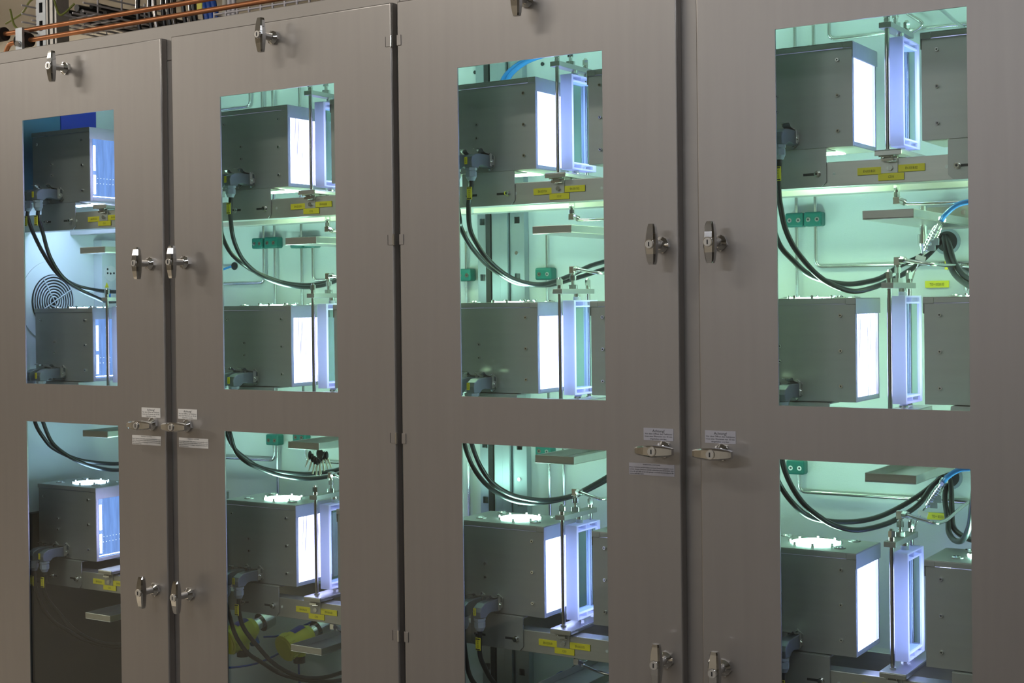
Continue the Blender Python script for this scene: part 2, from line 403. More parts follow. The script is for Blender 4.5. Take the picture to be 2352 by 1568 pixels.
# small hinge plates on doors 2 and 3 (parts of their doors)
dA = [c for c in kids(cA) if c.name.startswith('door')]; dB = [c for c in kids(cB) if c.name.startswith('door')]
d2 = max(dA, key=lambda o: o.data.vertices[0].co.x); d3 = min(dB, key=lambda o: o.data.vertices[0].co.x)
for z in (2.0975, 1.725, 1.352, .979):
    mb = MB().box(-1.2790, -1.2670, -.0012, 0, z-.0095, z+.0095, 'door').cyl((-1.2660, -.0005, z-.0105), (-1.2660, -.0005, z+.0105), .0027, 'chrome')
    mb.box(-1.2800, -1.2790, -.0014, -.0002, z-.0095, z+.0095, 'dark')
    mb.build('hinge', d2)
    MB().box(-1.2533, -1.2440, -.0014, 0, z-.0098, z+.0098, 'door').build('hinge', d3, .0004)

# galvanised perforated posts where the two cabinets join
def perforated(x0, x1, y0, y1, label):
    mb = MB(); zc = [z for z in [.4+.1*i for i in range(18)]]
    xm = (x0+x1)/2; hw = .0065
    mb.box(x0, xm-hw, y0, y0+.003, .03, 2.19, 'post').box(xm+hw, x1, y0, y0+.003, .03, 2.19, 'post')
    zp = .03
    for z in [.35+.0595*2*i for i in range(16)]:
        z0 = z-.007; mb.box(xm-hw, xm+hw, y0, y0+.003, zp, z0, 'post'); zp = z+.007
        mb.cyl((xm-.001, y0, z+.05), (xm-.001, y0-.0025, z+.05), .004, 'steel', n=10)
    mb.box(xm-hw, xm+hw, y0, y0+.003, zp, 2.19, 'post')
    mb.box(x0, x0+.003, y0+.003, y1, .03, 2.19, 'post').box(x1-.003, x1, y0+.003, y1, .03, 2.19, 'post')
    o = mb.build('perforated_post'); tag(o, label, 'post', 'perforated posts behind the third door'); return o
perforated(-1.340, -1.3155, .405, .4185, 'narrow perforated galvanised post at left behind the third door')
perforated(-1.2555, -1.221, .400, .4185, 'wide perforated galvanised post at right behind the third door')
tag(MB().prism([(-1.3135, .395), (-1.302, .395), (-1.302, .417), (-1.3135, .417)], 'z', .03, 2.19, 'gasket').build('sealing_strip'), 'dark vertical seal between the perforated posts behind the third door', 'seal')
tag(MB().box(-1.3005, -1.2780, .398, .4185, .03, 2.19, 'post').box(-1.2765, -1.2575, .392, .4185, .03, 2.19, 'post').build('joint_profile', bev=.001), 'smooth galvanised joint profile between the perforated posts behind the third door', 'profile')

# ------------------------------------------------------------------ lamp housings
DOOR = {1: 'leftmost', 2: 'second', 3: 'third', 4: 'rightmost'}
ROW = {1: 'top row', 2: 'middle row', 3: 'bottom row'}
def loc(wn, r): return '%s behind the %s door' % (ROW[r], DOOR[wn])
Y0, Y1, BW = .1088, .233, .196
BT, BB = 2.0212, 1.8510
BXR = {(1, 1): .0991, (1, 2): .1004, (1, 3): .1026, (2, 1): .0862, (2, 2): .0882, (2, 3): .0938, (3, 1): .0994, (3, 2): .0985, (3, 3): .1065, (4, 1): .0884, (4, 2): .0897, (4, 3): .0863}
BXL = {(1, 1): .205, (1, 2): .205, (1, 3): .205, (2, 1): .2005, (2, 2): .202, (2, 3): .204, (3, 1): .2099, (3, 2): .2106, (3, 3): .2089, (4, 1): .1992, (4, 2): .1997, (4, 3): .1981}

def housing(side, lampk, bottom_on, style='full'):
    # origin: lit edge (x=0), y=0, z of row 1; body extends to side*-BW ... side=+1: lit face looks to +x
    g = -side
    def X(a): return g*a            # a = distance from the lit face into the body
    t = empty('lamp_housing')
    def bx(mb, a0, a1, y0, y1, z0, z1, k): x0, x1 = sorted((X(a0), X(a1))); return mb.box(x0, x1, y0, y1, z0, z1, k)
    bot = BB
    mb = MB()
    bx(mb, .0, BW, Y0+.0008, Y0+.0022, bot, BT-.0104, 'box')           # front sheet
    bx(mb, BW-.0014, BW, Y0+.0022, Y1, bot, BT-.004, 'box')
    bx(mb, 0, BW, Y1-.0014, Y1, bot, BT-.004, 'box')
    bx(mb, 0, BW, Y0+.0022, Y1, bot, bot+.0014, 'box')                # floor
    # lit side frame
    oy0, oy1, oz0, oz1 = .1178, .2280, 1.8590, 1.9948
    bx(mb, 0, .0014, Y0+.0022, oy0, bot+.0014, BT-.004, 'box'); bx(mb, 0, .0014, oy1, Y1-.0014, bot+.0014, BT-.004, 'box')
    bx(mb, 0, .0014, oy0, oy1, bot+.0014, oz0, 'box'); bx(mb, 0, .0014, oy0, oy1, oz1, BT-.004, 'box')
    for rr in ((.0245, 1.9925), (.0245, 1.9347), (.0245, 1.8770), (.128, 1.9420), (.128, 1.9165), (BW-.02, 1.9925), (BW-.02, 1.8770)):
        x = X(rr[0]); mb.cyl((x, Y0+.001, rr[1]), (x, Y0-.0026, rr[1]), .0029, 'chrome', n=14); mb.cyl((x, Y0-.0026, rr[1]), (x, Y0-.0028, rr[1]), .0014, 'dark', n=6)
    mb.build('body', t, .0006)
    # lid with front lip and deep side lip
    mb = MB()
    bx(mb, -.0012, BW+.0012, Y0-.0010, Y1+.004, BT-.0014, BT, 'box')
    bx(mb, .0155, BW+.0012, Y0-.0010, Y0+.0004, BT-.0098, BT-.0014, 'box'); bx(mb, -.0012, .0155, Y0-.0010, Y0+.0004, BT-.0106, BT-.0014, 'box')
    bx(mb, -.0016, -.0002, Y0-.0008, Y1+.004, BT-.0264, BT-.0014, 'box')
    for a, y in ((.039, .1455), (.040, .2245), (.160, .1455), (.160, .2245)):
        c = X(a); mb.cyl((c, y, BT), (c, y, BT+.0016), .0105, 'box'); mb.cyl((c, y, BT+.0016), (c, y, BT+.0034), .0078, 'chrome', .0058, n=10)
    mb.build('lid', t, .0008)
    # top vent: ring, glowing opening, guard pins
    cx = X(.092); cy = .178
    mb = MB().cyl((cx, cy, BT+.0001), (cx, cy, BT+.0018), .0395, 'vent1' if style == 'slit' else 'vent', n=36)
    for i in range(8):
        q = 2*PI*(i+.3)/8; mb.cyl((cx+.043*math.cos(q), cy+.043*math.sin(q), BT), (cx+.043*math.cos(q), cy+.043*math.sin(q), BT+.005), .0028, 'chrome', n=8)
    mb.build('top_vent', t)
    if bottom_on:
        mb = MB(); bx(mb, .050, .165, .145, .222, BB-.0012, BB-.0002, 'vent1b' if style == 'slit' else 'ventb'); mb.build('bottom_vent', t)
    # lamp window
    mb = MB(); bx(mb, .006, .008, Y0+.003, Y1-.002, BB+.0022, 1.9998, lampk)
    if style == 'slit':
        bx(mb, .0035, .0050, .1245, .1300, 1.868, 1.912, 'slit'); bx(mb, .0035, .0050, .1245, .1300, 1.922, 1.980, 'slit')
        bx(mb, .0032, .0046, .121, .224, 1.8615, 1.8630, 'slit')
        for i in range(9): c = X(.0045); mb.ball((c, .137+i*.0095, 1.905), .0008, 'dot', n=6); mb.ball((c, .135+i*.0098, 1.893), .0008, 'dot', n=6)
    mb.build('lamp_panel', t)
    mb = MB(); bx(mb, .0014, .0022, oy0-.002, oy1+.002, oz0-.002, oz1+.002, 'lampg'); mb.build('lamp_glass', t)
    # socket flanges
    for a in (.0995, .1355):
        c = X(a); mb = MB().prism([(c-.0104, 1.8605), (c, 1.8520), (c+.0104, 1.8605), (c+.0104, 1.8795), (c, 1.8880), (c-.0104, 1.8795)], 'y', Y0+.0008, Y0-.0018, 'box')
        mb.box(c-.0082, c+.0082, Y0-.0140, Y0-.0018, 1.8580, 1.8820, 'hood')
        for zz in (1.8555, 1.8845): mb.cyl((c, Y0-.0018, zz), (c, Y0-.0030, zz), .0022, 'chrome', n=10)
        mb.build('plug_socket', t, .0006)
    # mounting bracket plate with slot and cap screws
    mb = MB(); c0, c1 = X(.042), X(.158); lo, hi = sorted((c0, c1)); yb0, yb1 = .1012, .1036
    pl = [(lo+.008, 1.7866), (hi-.008, 1.7866), (hi, 1.7946), (hi, 1.8488), (lo, 1.8488), (lo, 1.7946)]
    mb.prism(pl, 'y', yb0, yb1, 'box')
    bx(mb, .042, .158, yb1, .150, 1.8476, 1.8498, 'box')
    for a, b in ((.056, .081), (.125, .150)):
        bx(mb, a, b, yb0-.0003, yb0, 1.8058, 1.8100, 'dark')
    for a in (.0565, .1400):
        c = X(a); mb.cyl((c, yb0, 1.8079), (c, yb0-.0012, 1.8079), .0056, 'steel', n=20); mb.cyl((c, yb0-.0012, 1.8079), (c, yb0-.0072, 1.8079), .0042, 'chrome', n=16); mb.cyl((c, yb0-.0072, 1.8079), (c, yb0-.0075, 1.8079), .0021, 'dark', n=6)
    fix_normals(mb.build('mounting_bracket', t, .0004))
    return t
protos = {}
for side in (1, -1):
    for kind in ('slit', 'streak', 'full'):
        for b in (True, False):
            if side == -1 and kind == 'slit': continue
            lk = {'slit': 'lamp1', 'streak': 'lamp', 'full': 'lamp3'}[kind]
            protos[(side, kind, b)] = housing(side, lk, b, kind)
km = kidmap_of(None); used = set()
def place(proto, x, z):
    if proto.name not in used:
        used.add(proto.name); o = proto
    else: o = copy_tree(proto, km)
    o.location = (x, 0, z); return o
for wn in (1, 2, 3, 4):
    for r in (1, 2, 3):
        kind = 'slit' if wn == 1 else ('full' if (wn in (3, 4) and not (wn == 4 and r == 2)) else 'streak')
        o = place(protos[(1, kind, r < 2)], WX[wn]+BXR[(wn, r)], ROWZ[r])
        tag(o, 'steel lamp housing with plug sockets, left one, '+loc(wn, r), 'lamp housing', 'lamp housings')
        kind = 'streak' if kind == 'slit' else kind
        o = place(protos[(-1, kind, r < 2 and wn > 1)], WX[wn]+BXL[(wn, r)], ROWZ[r])
        tag(o, 'steel lamp housing cut off by the frame, right one, '+loc(wn, r), 'lamp housing', 'lamp housings')
for k, p in protos.items():
    if p.name not in used:
        for c in km.get(p.name, []): bpy.data.objects.remove(c)
        bpy.data.objects.remove(p)

# ------------------------------------------------------------------ reactor stands with quartz cells
def reactor(full=True):
    t = empty('flow_reactor' if full else 'stand_base', (.142, .17, 1.8393)); ox, oy, oz = .142, .17, 1.8393
    def B(mb, nm, parent=None, bev=0):
        o = mb.build(nm, parent or t, bev)
        if parent is None: o.location = (-ox, -oy, -oz)
        return o
    mb = MB().box(.1294, .1725, .0890, .2520, 1.8378, 1.8393, 'tray').box(.1294, .1725, .0890, .0905, 1.8300, 1.8378, 'tray').box(.1294, .1308, .0905, .2520, 1.8312, 1.8378, 'tray').box(.1711, .1725, .0905, .2520, 1.8312, 1.8378, 'tray')
    B(mb, 'base_plate', bev=.0007)
    mb = MB().tube([(.1405, .0985, 1.831), (.1405, .0985, 1.8245), (.1545, .0985, 1.8245), (.1545, .0985, 1.831)], .0012, 'chrome', 8).box(.139, .157, .0955, .0975, 1.8215, 1.8255, 'chrome').cyl((.147, .0965, 1.8205), (.162, .0965, 1.8215), .0014, 'chrome', n=8).box(.134, .158, .096, .1015, 1.8285, 1.8312, 'chrome')
    B(mb, 'clasp')
    if not full: return t
    for y in (.1150, .2240):
        B(MB().cyl((.1435, y, 1.8393), (.1435, y, 2.0352), .0038, 'rod', n=18).cyl((.1435, y, 1.8393), (.1435, y, 1.8420), .0056, 'chrome', n=6, smooth=False), 'rod')
        B(MB().cyl((.1435, y, 2.0447), (.1435, y, 2.0515), .0046, 'rod', n=14).hexn((.1435, y, 2.0515), (.1435, y, 2.0620), .0058, 'chrome').cyl((.1435, y, 2.0620), (.1435, y, 2.0654), .0042, 'chrome', .0030), 'cap_nut')
    B(MB().box(.1325, .1523, .1080, .2335, 2.0357, 2.0447, 'rod2'), 'crossbar', bev=.0005)
    # quartz cell: frosted body around a clear pane
    x0, x1, y0, y1, z0, z1 = .1400, .1640, .1320, .2240, 1.8485, 2.0235
    mb = MB().box(x0, x1, y0, y0+.0065, z0, z1, 'cell').box(x1-.004, x1, y1-.0130, y1, z0, z1, 'cell').box(x0, x0+.004, y1-.0130, y1, z0, z1, 'cell').box(x0+.004, x1-.004, y1-.003, y1, z0, z0+.012, 'cell').box(x0+.004, x1-.004, y1-.003, y1, z1-.012, z1, 'cell')
    mb.box(x0, x1, y0+.0065, y1-.0130, z1-.0030, z1, 'cell').box(x0, x1, y0+.0065, y1-.0130, z0, z0+.0030, 'cell')
    for za in (z1-.0130, z0+.0100): mb.box(x0, x1, y0+.0065, y1-.0130, za, za+.0030, 'cell'); mb.box(x0, x1, .168, .1695, min(za, za+.003) if za > 1.9 else z0, z1 if za > 1.9 else za, 'cell')
    cell = B(mb, 'quartz_cell', bev=.0006)
    MB().box(x0+.004, x0+.005, y0+.0065, y1-.0130, z0+.013, z1-.013, 'cellg').box(x1-.005, x1-.004, y0+.0065, y1-.0130, z0+.013, z1-.013, 'cellg').build('cell_window', cell)
    B(MB().cyl((.1480, .172, 2.0235), (.1480, .172, 2.0300), .0068, 'cell').cyl((.1480, .172, 2.0300), (.1480, .172, 2.0357), .0062, 'chrome').cyl((.1480, .172, 1.8393), (.1480, .172, 1.8440), .0078, 'chrome').cyl((.1480, .172, 1.8440), (.1480, .172, 1.8485), .0066, 'cell'), 'cell_neck')
    mb = MB().hexn((.1412, .17, 2.0447), (.1412, .17, 2.0525), .0088, 'steel').cyl((.1412, .17, 2.0525), (.1412, .17, 2.0605), .0036, 'chrome').hexn((.1412, .17, 2.0605), (.1412, .17, 2.0700), .0064, 'chrome').cyl((.1412, .17, 2.0700), (.1412, .17, 2.0735), .0045, 'chrome')
    mb.box(.1358, .1466, .1645, .1755, 2.0735, 2.0870, 'chrome').hexn((.1466, .169, 2.0815), (.1545, .166, 2.0810), .0066, 'chrome')
    B(mb, 'elbow_fitting', bev=.0008)
    B(MB().tube(bend([(.1545, .166, 2.0810), (.1750, .160, 2.0775), (.2040, .152, 2.0725), (.2075, .195, 2.0720), (.195, .34, 2.0740), (.190, BACKY, 2.0750)], .02), .0031, 'steel', 10), 'outlet_tube')
    mb = MB().cyl((.1408, .17, 1.8378), (.1408, .17, 1.7900), .0034, 'steel').hexn((.1408, .17, 1.7900), (.1408, .17, 1.7800), .0062, 'chrome').cyl((.1408, .17, 1.7800), (.1408, .17, 1.7765), .0042, 'chrome').hexn((.1408, .17, 1.7765), (.1408, .17, 1.7690), .0060, 'chrome').box(.1355, .1462, .1648, .1752, 1.7570, 1.7690, 'chrome').hexn((.1462, .17, 1.7625), (.1540, .1685, 1.7590), .0060, 'chrome')
    B(mb, 'lower_elbow', bev=.0008)
    B(MB().tube(smooth([(.1540, .1685, 1.7590), (.162, .166, 1.7565), (.200, .150, 1.7545), (.250, .142, 1.7540), (.315, .138, 1.7545)]), .0029, 'steel', 10), 'inlet_tube')
    return t
rp_ = reactor(True); re_ = reactor(False); km = kidmap_of(None)
first = {True: rp_, False: re_}; base_loc = Vector((.142, .17, 1.8393))
for wn in (1, 2, 3, 4):
    for r in (1, 2, 3):
        full = not (wn == 1 and r in (1, 3))
        if first[full]: o = first[full]; first[full] = None
        else: o = copy_tree(rp_ if full else re_, km)
        o.location = base_loc+Vector((WX[wn], 0, ROWZ[r]))
        if full: tag(o, 'frosted quartz cell on twin rods with crossbar, '+loc(wn, r), 'reactor', 'quartz cell reactors')
        else: tag(o, 'bare steel base plate without rods, '+loc(wn, r), 'base plate', 'bare base plates')

# ------------------------------------------------------------------ beams with name plates
CODE = {(1, 1): 311, (1, 2): 313, (1, 3): 315, (2, 1): 312, (2, 2): 314, (2, 3): 316, (3, 1): 317, (3, 2): 319, (3, 3): 321, (4, 1): 318, (4, 2): 320, (4, 3): 322}
def plate(x0, x1, z0, z1, txt, y, parent, name='name_plate'):
    mb = MB().box(x0, x1, y-.0016, y, z0, z1, 'yellow').box(x0+.0003, x1+.0005, y-.0003, y, z0-.0005, z1-.0002, 'ink')  # dark box offset right and down paints the plate's cast shadow
    mb.text(txt, (z1-z0)*.50, ((x0+x1)/2, y-.0018, (z0+z1)/2), 'ink', squash=.72)
    return mb.build(name, parent)
YB = .1042
for ci, (xa, xb, wins, cn) in enumerate(((-2.451, -1.262, (1, 2), 'left'), (-1.257, -.064, (3, 4), 'right'))):
    for r in (1, 2, 3):
        dz = ROWZ[r]; z0, z1 = 1.7862+dz, 1.8266+dz
        mb = MB().box(xa, xb, YB, YB+.002, z0, z1, 'beam').box(xa, xb, YB+.002, .138, z1-.002, z1, 'beam').box(xa, xb, YB+.002, .138, z0, z0+.002, 'beam')
        for wn in wins:
            for a in (.0583, .2385): mb.cyl((WX[wn]+a, YB-.0002, 1.8074+dz), (WX[wn]+a, YB-.0003, 1.8074+dz), .0027, 'inner', n=16)
        o = mb.build('support_beam', bev=.0012)
        tag(o, 'front steel support beam carrying yellow name plates, %s of the %s cabinet' % (ROW[r], cn), 'beam', 'front support beams')
        for wn in wins:
            x = WX[wn]; k = CODE[(wn, r)]
            MB().box(x+.1358, x+.1628, YB-.0020, YB, 1.8027+dz, 1.8290+dz, 'beam').hexn((x+.1506, YB-.0020, 1.8110+dz), (x+.1506, YB-.0050, 1.8110+dz), .0048, 'steel').build('bolted_tab', o, .0004)
            plate(x+.0975, x+.1362, 1.8020+dz, 1.8137+dz, 'EN 0%d.01' % k, YB, o); plate(x+.1633, x+.2050, 1.8036+dz, 1.8150+dz, 'EN 0%d.02' % k, YB, o); plate(x+.1311, x+.1722, 1.7914+dz, 1.8026+dz, 'C%d' % k, YB, o)
        mb = MB().box(xa, xb, .262, .264, z0, z1, 'beam').box(xa, xb, .264, .298, z1-.002, z1, 'beam').box(xa, xb, .264, .298, z0, z0+.002, 'beam')
        tag(mb.build('support_beam', bev=.0012), 'rear steel support beam under the housings, %s of the %s cabinet' % (ROW[r], cn), 'beam', 'rear support beams')

# ------------------------------------------------------------------ drip trays
def drip():
    t = empty('drip_tray', (.155, .2, 1.728)); ox, oy, oz = .155, .2, 1.728
    x0, x1, y0, y1, z0, z1 = .1143, .1955, .070, .402, 1.7280, 1.7425
    mb = MB().box(x0, x1, y0, y1, z0, z0+.0015, 'tray').box(x0, x1, y0, y0+.0015, z0+.0015, z1, 'tray').box(x0, x0+.0015, y0+.0015, y1, z0+.0015, z1, 'tray').box(x1-.0015, x1, y0+.0015, y1, z0+.0015, z1, 'tray')
    b = mb.build('pan', t, .0008); b.location = (-ox, -oy, -oz)
    mb = MB().box(x0-.004, x1+.006, y1, y1+.002, z0-.004, z1+.022, 'tray').box(x0+.01, x1-.01, y1+.002, BACKY, z1, z1+.018, 'tray').cyl((x1-.008, y1-.0015, z1+.010), (x1-.008, y1, z1+.010), .005, 'chrome', n=6)
    b = mb.build('wall_bracket', t, .0008); b.location = (-ox, -oy, -oz)
    return t
dp = drip(); km = kidmap_of(None); fst = True
DX = {1: -.008, 2: -.005, 3: -.001, 4: .001}
TR = {1: 'upper', 2: 'middle', 3: 'lowest'}
for wn in (1, 2, 3, 4):
    for r in (1, 2, 3):
        o = dp if fst else copy_tree(dp, km); fst = False
        o.location = (.155+WX[wn]+DX[wn], .2, 1.728+ROWZ[r])
        tag(o, 'shallow steel drip tray, %s of three behind the %s door' % (TR[r], DOOR[wn]), 'tray', 'drip trays')

# ------------------------------------------------------------------ plug cables
CP = {
'w1r1a': [(0.0087, 0.042, 1.8196), (0.005, 0.05, 1.7798), (0.0037, 0.07, 1.7265), (0.0079, 0.1, 1.6817), (0.015, 0.14, 1.6522), (0.0298, 0.18, 1.6314), (0.0217, 0.23, 1.6197), (-0.0244, 0.33, 1.6222)] ,
'w1r1b': [(-0.0293, 0.042, 1.8235), (-0.0284, 0.05, 1.781), (-0.0162, 0.07, 1.7316), (-0.0054, 0.1, 1.6865), (0.0018, 0.14, 1.6616), (0.0169, 0.18, 1.6491), (0.0026, 0.27, 1.6434), (-0.045, 0.35, 1.6491)] ,
'w1r2a': [(-0.0247, 0.06, 1.3654), (-0.0247, 0.07, 1.3354), (-0.0211, 0.09, 1.2919), (-0.0068, 0.12, 1.2603), (0.0094, 0.16, 1.2359), (0.0156, 0.21, 1.2193), (0.0066, 0.27, 1.2096), (-0.0215, 0.35, 1.2067)] ,
'w1r2b': [(-0.0465, 0.06, 1.3648), (-0.0528, 0.07, 1.3344), (-0.0521, 0.09, 1.3033), (-0.0502, 0.12, 1.2731), (-0.0265, 0.17, 1.2439), (-0.0074, 0.22, 1.2314), (-0.0038, 0.28, 1.2235), (-0.0316, 0.36, 1.2232)] ,
'w2r1a': [(-0.0109, 0.042, 1.8287), (-0.0178, 0.045, 1.8025), (-0.02, 0.05, 1.7772), (-0.0217, 0.055, 1.7568), (-0.0267, 0.07, 1.7325), (-0.0257, 0.09, 1.7034), (-0.0195, 0.12, 1.6786), (-0.0037, 0.15, 1.6601), (0.0103, 0.19, 1.6485), (0.023, 0.24, 1.6438), (0.029, 0.3, 1.65), (0.018, 0.38, 1.6665)] ,
'w2r1b': [(-0.0391, 0.042, 1.8205), (-0.0488, 0.05, 1.7784), (-0.0552, 0.06, 1.7537), (-0.0529, 0.08, 1.72), (-0.0439, 0.1, 1.6995), (-0.0406, 0.13, 1.6838), (-0.0245, 0.16, 1.6676), (-0.0042, 0.2, 1.6535), (0.0065, 0.26, 1.649), (0.013, 0.32, 1.6552), (0.0103, 0.39, 1.6741)] ,
'w2r2a': [(-0.042, 0.06, 1.3552), (-0.0423, 0.065, 1.33), (-0.0423, 0.08, 1.2966), (-0.0276, 0.1, 1.2722), (-0.0165, 0.13, 1.2572), (0.0006, 0.17, 1.2402), (0.0245, 0.22, 1.2289), (0.0403, 0.27, 1.2274), (0.0431, 0.32, 1.2297), (0.0316, 0.39, 1.2371)] ,
'w2r2b': [(-0.0525, 0.06, 1.3549), (-0.0564, 0.07, 1.3325), (-0.0561, 0.09, 1.3022), (-0.0502, 0.12, 1.2781), (-0.0389, 0.15, 1.2576), (-0.0165, 0.19, 1.2445), (0.008, 0.24, 1.2362), (0.0243, 0.29, 1.2356), (0.0274, 0.34, 1.2374), (0.024, 0.4, 1.2472)] ,
'w2r3a': [(-0.0015, 0.042, 0.9914), (-0.0108, 0.05, 0.959), (-0.0072, 0.06, 0.9293), (0.0071, 0.08, 0.8951), (0.0309, 0.1, 0.8584), (0.0465, 0.13, 0.8325), (0.059, 0.17, 0.8127), (0.0736, 0.22, 0.8035), (0.0771, 0.28, 0.8017)] ,
'w2r3b': [(-0.0329, 0.042, 0.997), (-0.0424, 0.055, 0.9511), (-0.0402, 0.07, 0.9093), (-0.0258, 0.09, 0.8712), (-0.0102, 0.12, 0.8453), (0.0105, 0.15, 0.8198), (0.0422, 0.19, 0.8006), (0.0666, 0.24, 0.7889), (0.061, 0.3, 0.7784)] ,
'w3r1a': [(0.0013, 0.042, 1.828), (-0.0057, 0.045, 1.8038), (-0.0118, 0.05, 1.7828), (-0.0135, 0.055, 1.7484), (-0.0113, 0.065, 1.7253), (-0.0001, 0.08, 1.6964), (0.0097, 0.11, 1.6709), (0.0227, 0.14, 1.6518), (0.0389, 0.17, 1.6415), (0.0556, 0.2, 1.6384), (0.0644, 0.24, 1.645), (0.0765, 0.29, 1.6592), (0.0842, 0.34, 1.675), (0.0929, 0.4, 1.6866)] ,
'w3r1b': [(-0.0246, 0.042, 1.8263), (-0.0321, 0.05, 1.762), (-0.037, 0.06, 1.7484), (-0.0338, 0.075, 1.7242), (-0.0316, 0.1, 1.7023), (-0.0243, 0.13, 1.6778), (-0.0075, 0.15, 1.6594), (0.0088, 0.18, 1.6433), (0.0284, 0.21, 1.6385), (0.0452, 0.25, 1.6384), (0.0573, 0.3, 1.6468), (0.0704, 0.35, 1.6576), (0.0875, 0.41, 1.6724)] ,
'w3r2a': [(-0.0167, 0.055, 1.3573), (-0.0167, 0.06, 1.3392), (-0.0129, 0.075, 1.3055), (-0.0047, 0.1, 1.2707), (0.0079, 0.13, 1.2472), (0.0245, 0.16, 1.2327), (0.0533, 0.2, 1.2238), (0.0773, 0.25, 1.2254), (0.0849, 0.3, 1.2325), (0.106, 0.36, 1.2537), (0.1158, 0.41, 1.2696)] ,
'w3r2b': [(-0.0326, 0.055, 1.3567), (-0.0359, 0.065, 1.335), (-0.0336, 0.085, 1.2975), (-0.0218, 0.11, 1.2627), (-0.0055, 0.14, 1.2377), (0.0183, 0.17, 1.2221), (0.0416, 0.22, 1.216), (0.0661, 0.27, 1.2208), (0.0794, 0.31, 1.2272), (0.1007, 0.37, 1.246), (0.1157, 0.41, 1.2632)] ,
'w3r3a': [(0.0092, 0.042, 0.9946), (0.0049, 0.045, 0.9525), (0.007, 0.06, 0.9231), (0.0131, 0.08, 0.8935), (0.0262, 0.12, 0.8618)] ,
'w3r3b': [(-0.0204, 0.042, 1.0), (-0.03, 0.05, 0.9442), (-0.0348, 0.07, 0.9036), (-0.0286, 0.09, 0.8761), (-0.0155, 0.13, 0.8415)] ,
'w4r1a': [(-0.0114, 0.042, 1.8287), (-0.014, 0.045, 1.799), (-0.0152, 0.05, 1.7741), (-0.0144, 0.055, 1.7531), (-0.0111, 0.065, 1.7205), (-0.0023, 0.08, 1.69), (0.0122, 0.1, 1.6615), (0.0269, 0.12, 1.6401), (0.0443, 0.14, 1.6255), (0.0659, 0.17, 1.6157), (0.0856, 0.2, 1.6203), (0.1021, 0.25, 1.6324), (0.1244, 0.3, 1.6522), (0.1402, 0.35, 1.6777), (0.1501, 0.43, 1.7101)] ,
'w4r1b': [(-0.031, 0.042, 1.8289), (-0.0369, 0.05, 1.7798), (-0.029, 0.06, 1.721), (-0.0246, 0.08, 1.6907), (-0.0125, 0.1, 1.6694), (0.0036, 0.13, 1.6455), (0.0251, 0.16, 1.6332), (0.0496, 0.19, 1.6281), (0.0695, 0.22, 1.6309), (0.0867, 0.26, 1.639), (0.1042, 0.31, 1.6603), (0.1274, 0.36, 1.6783), (0.1476, 0.43, 1.7127)] ,
'w4r2a': [(-0.0161, 0.05, 1.3677), (-0.0158, 0.055, 1.3386), (-0.0094, 0.07, 1.3037), (0.0054, 0.09, 1.2686), (0.0261, 0.115, 1.2426), (0.0447, 0.14, 1.2261), (0.0694, 0.17, 1.2178), (0.0932, 0.22, 1.2201), (0.1081, 0.27, 1.2271), (0.1289, 0.32, 1.2462), (0.1352, 0.38, 1.2704), (0.1488, 0.43, 1.2866)] ,
'w4r2b': [(-0.033, 0.06, 1.3276), (-0.0296, 0.08, 1.2966), (-0.016, 0.1, 1.266), (0.0006, 0.13, 1.2413), (0.0253, 0.16, 1.2306), (0.0546, 0.2, 1.2267), (0.0765, 0.25, 1.2287), (0.0942, 0.3, 1.2374), (0.1157, 0.34, 1.2531), (0.1299, 0.39, 1.2689), (0.1475, 0.43, 1.2891)] }
for k in ('a', 'b'):
    CP['w1r3'+k] = [(x, y, z) for x, y, z in CP['w2r3'+k]]
    CP['w4r3'+k] = [(x-.01, y, z) for x, y, z in CP['w3r3'+k]]
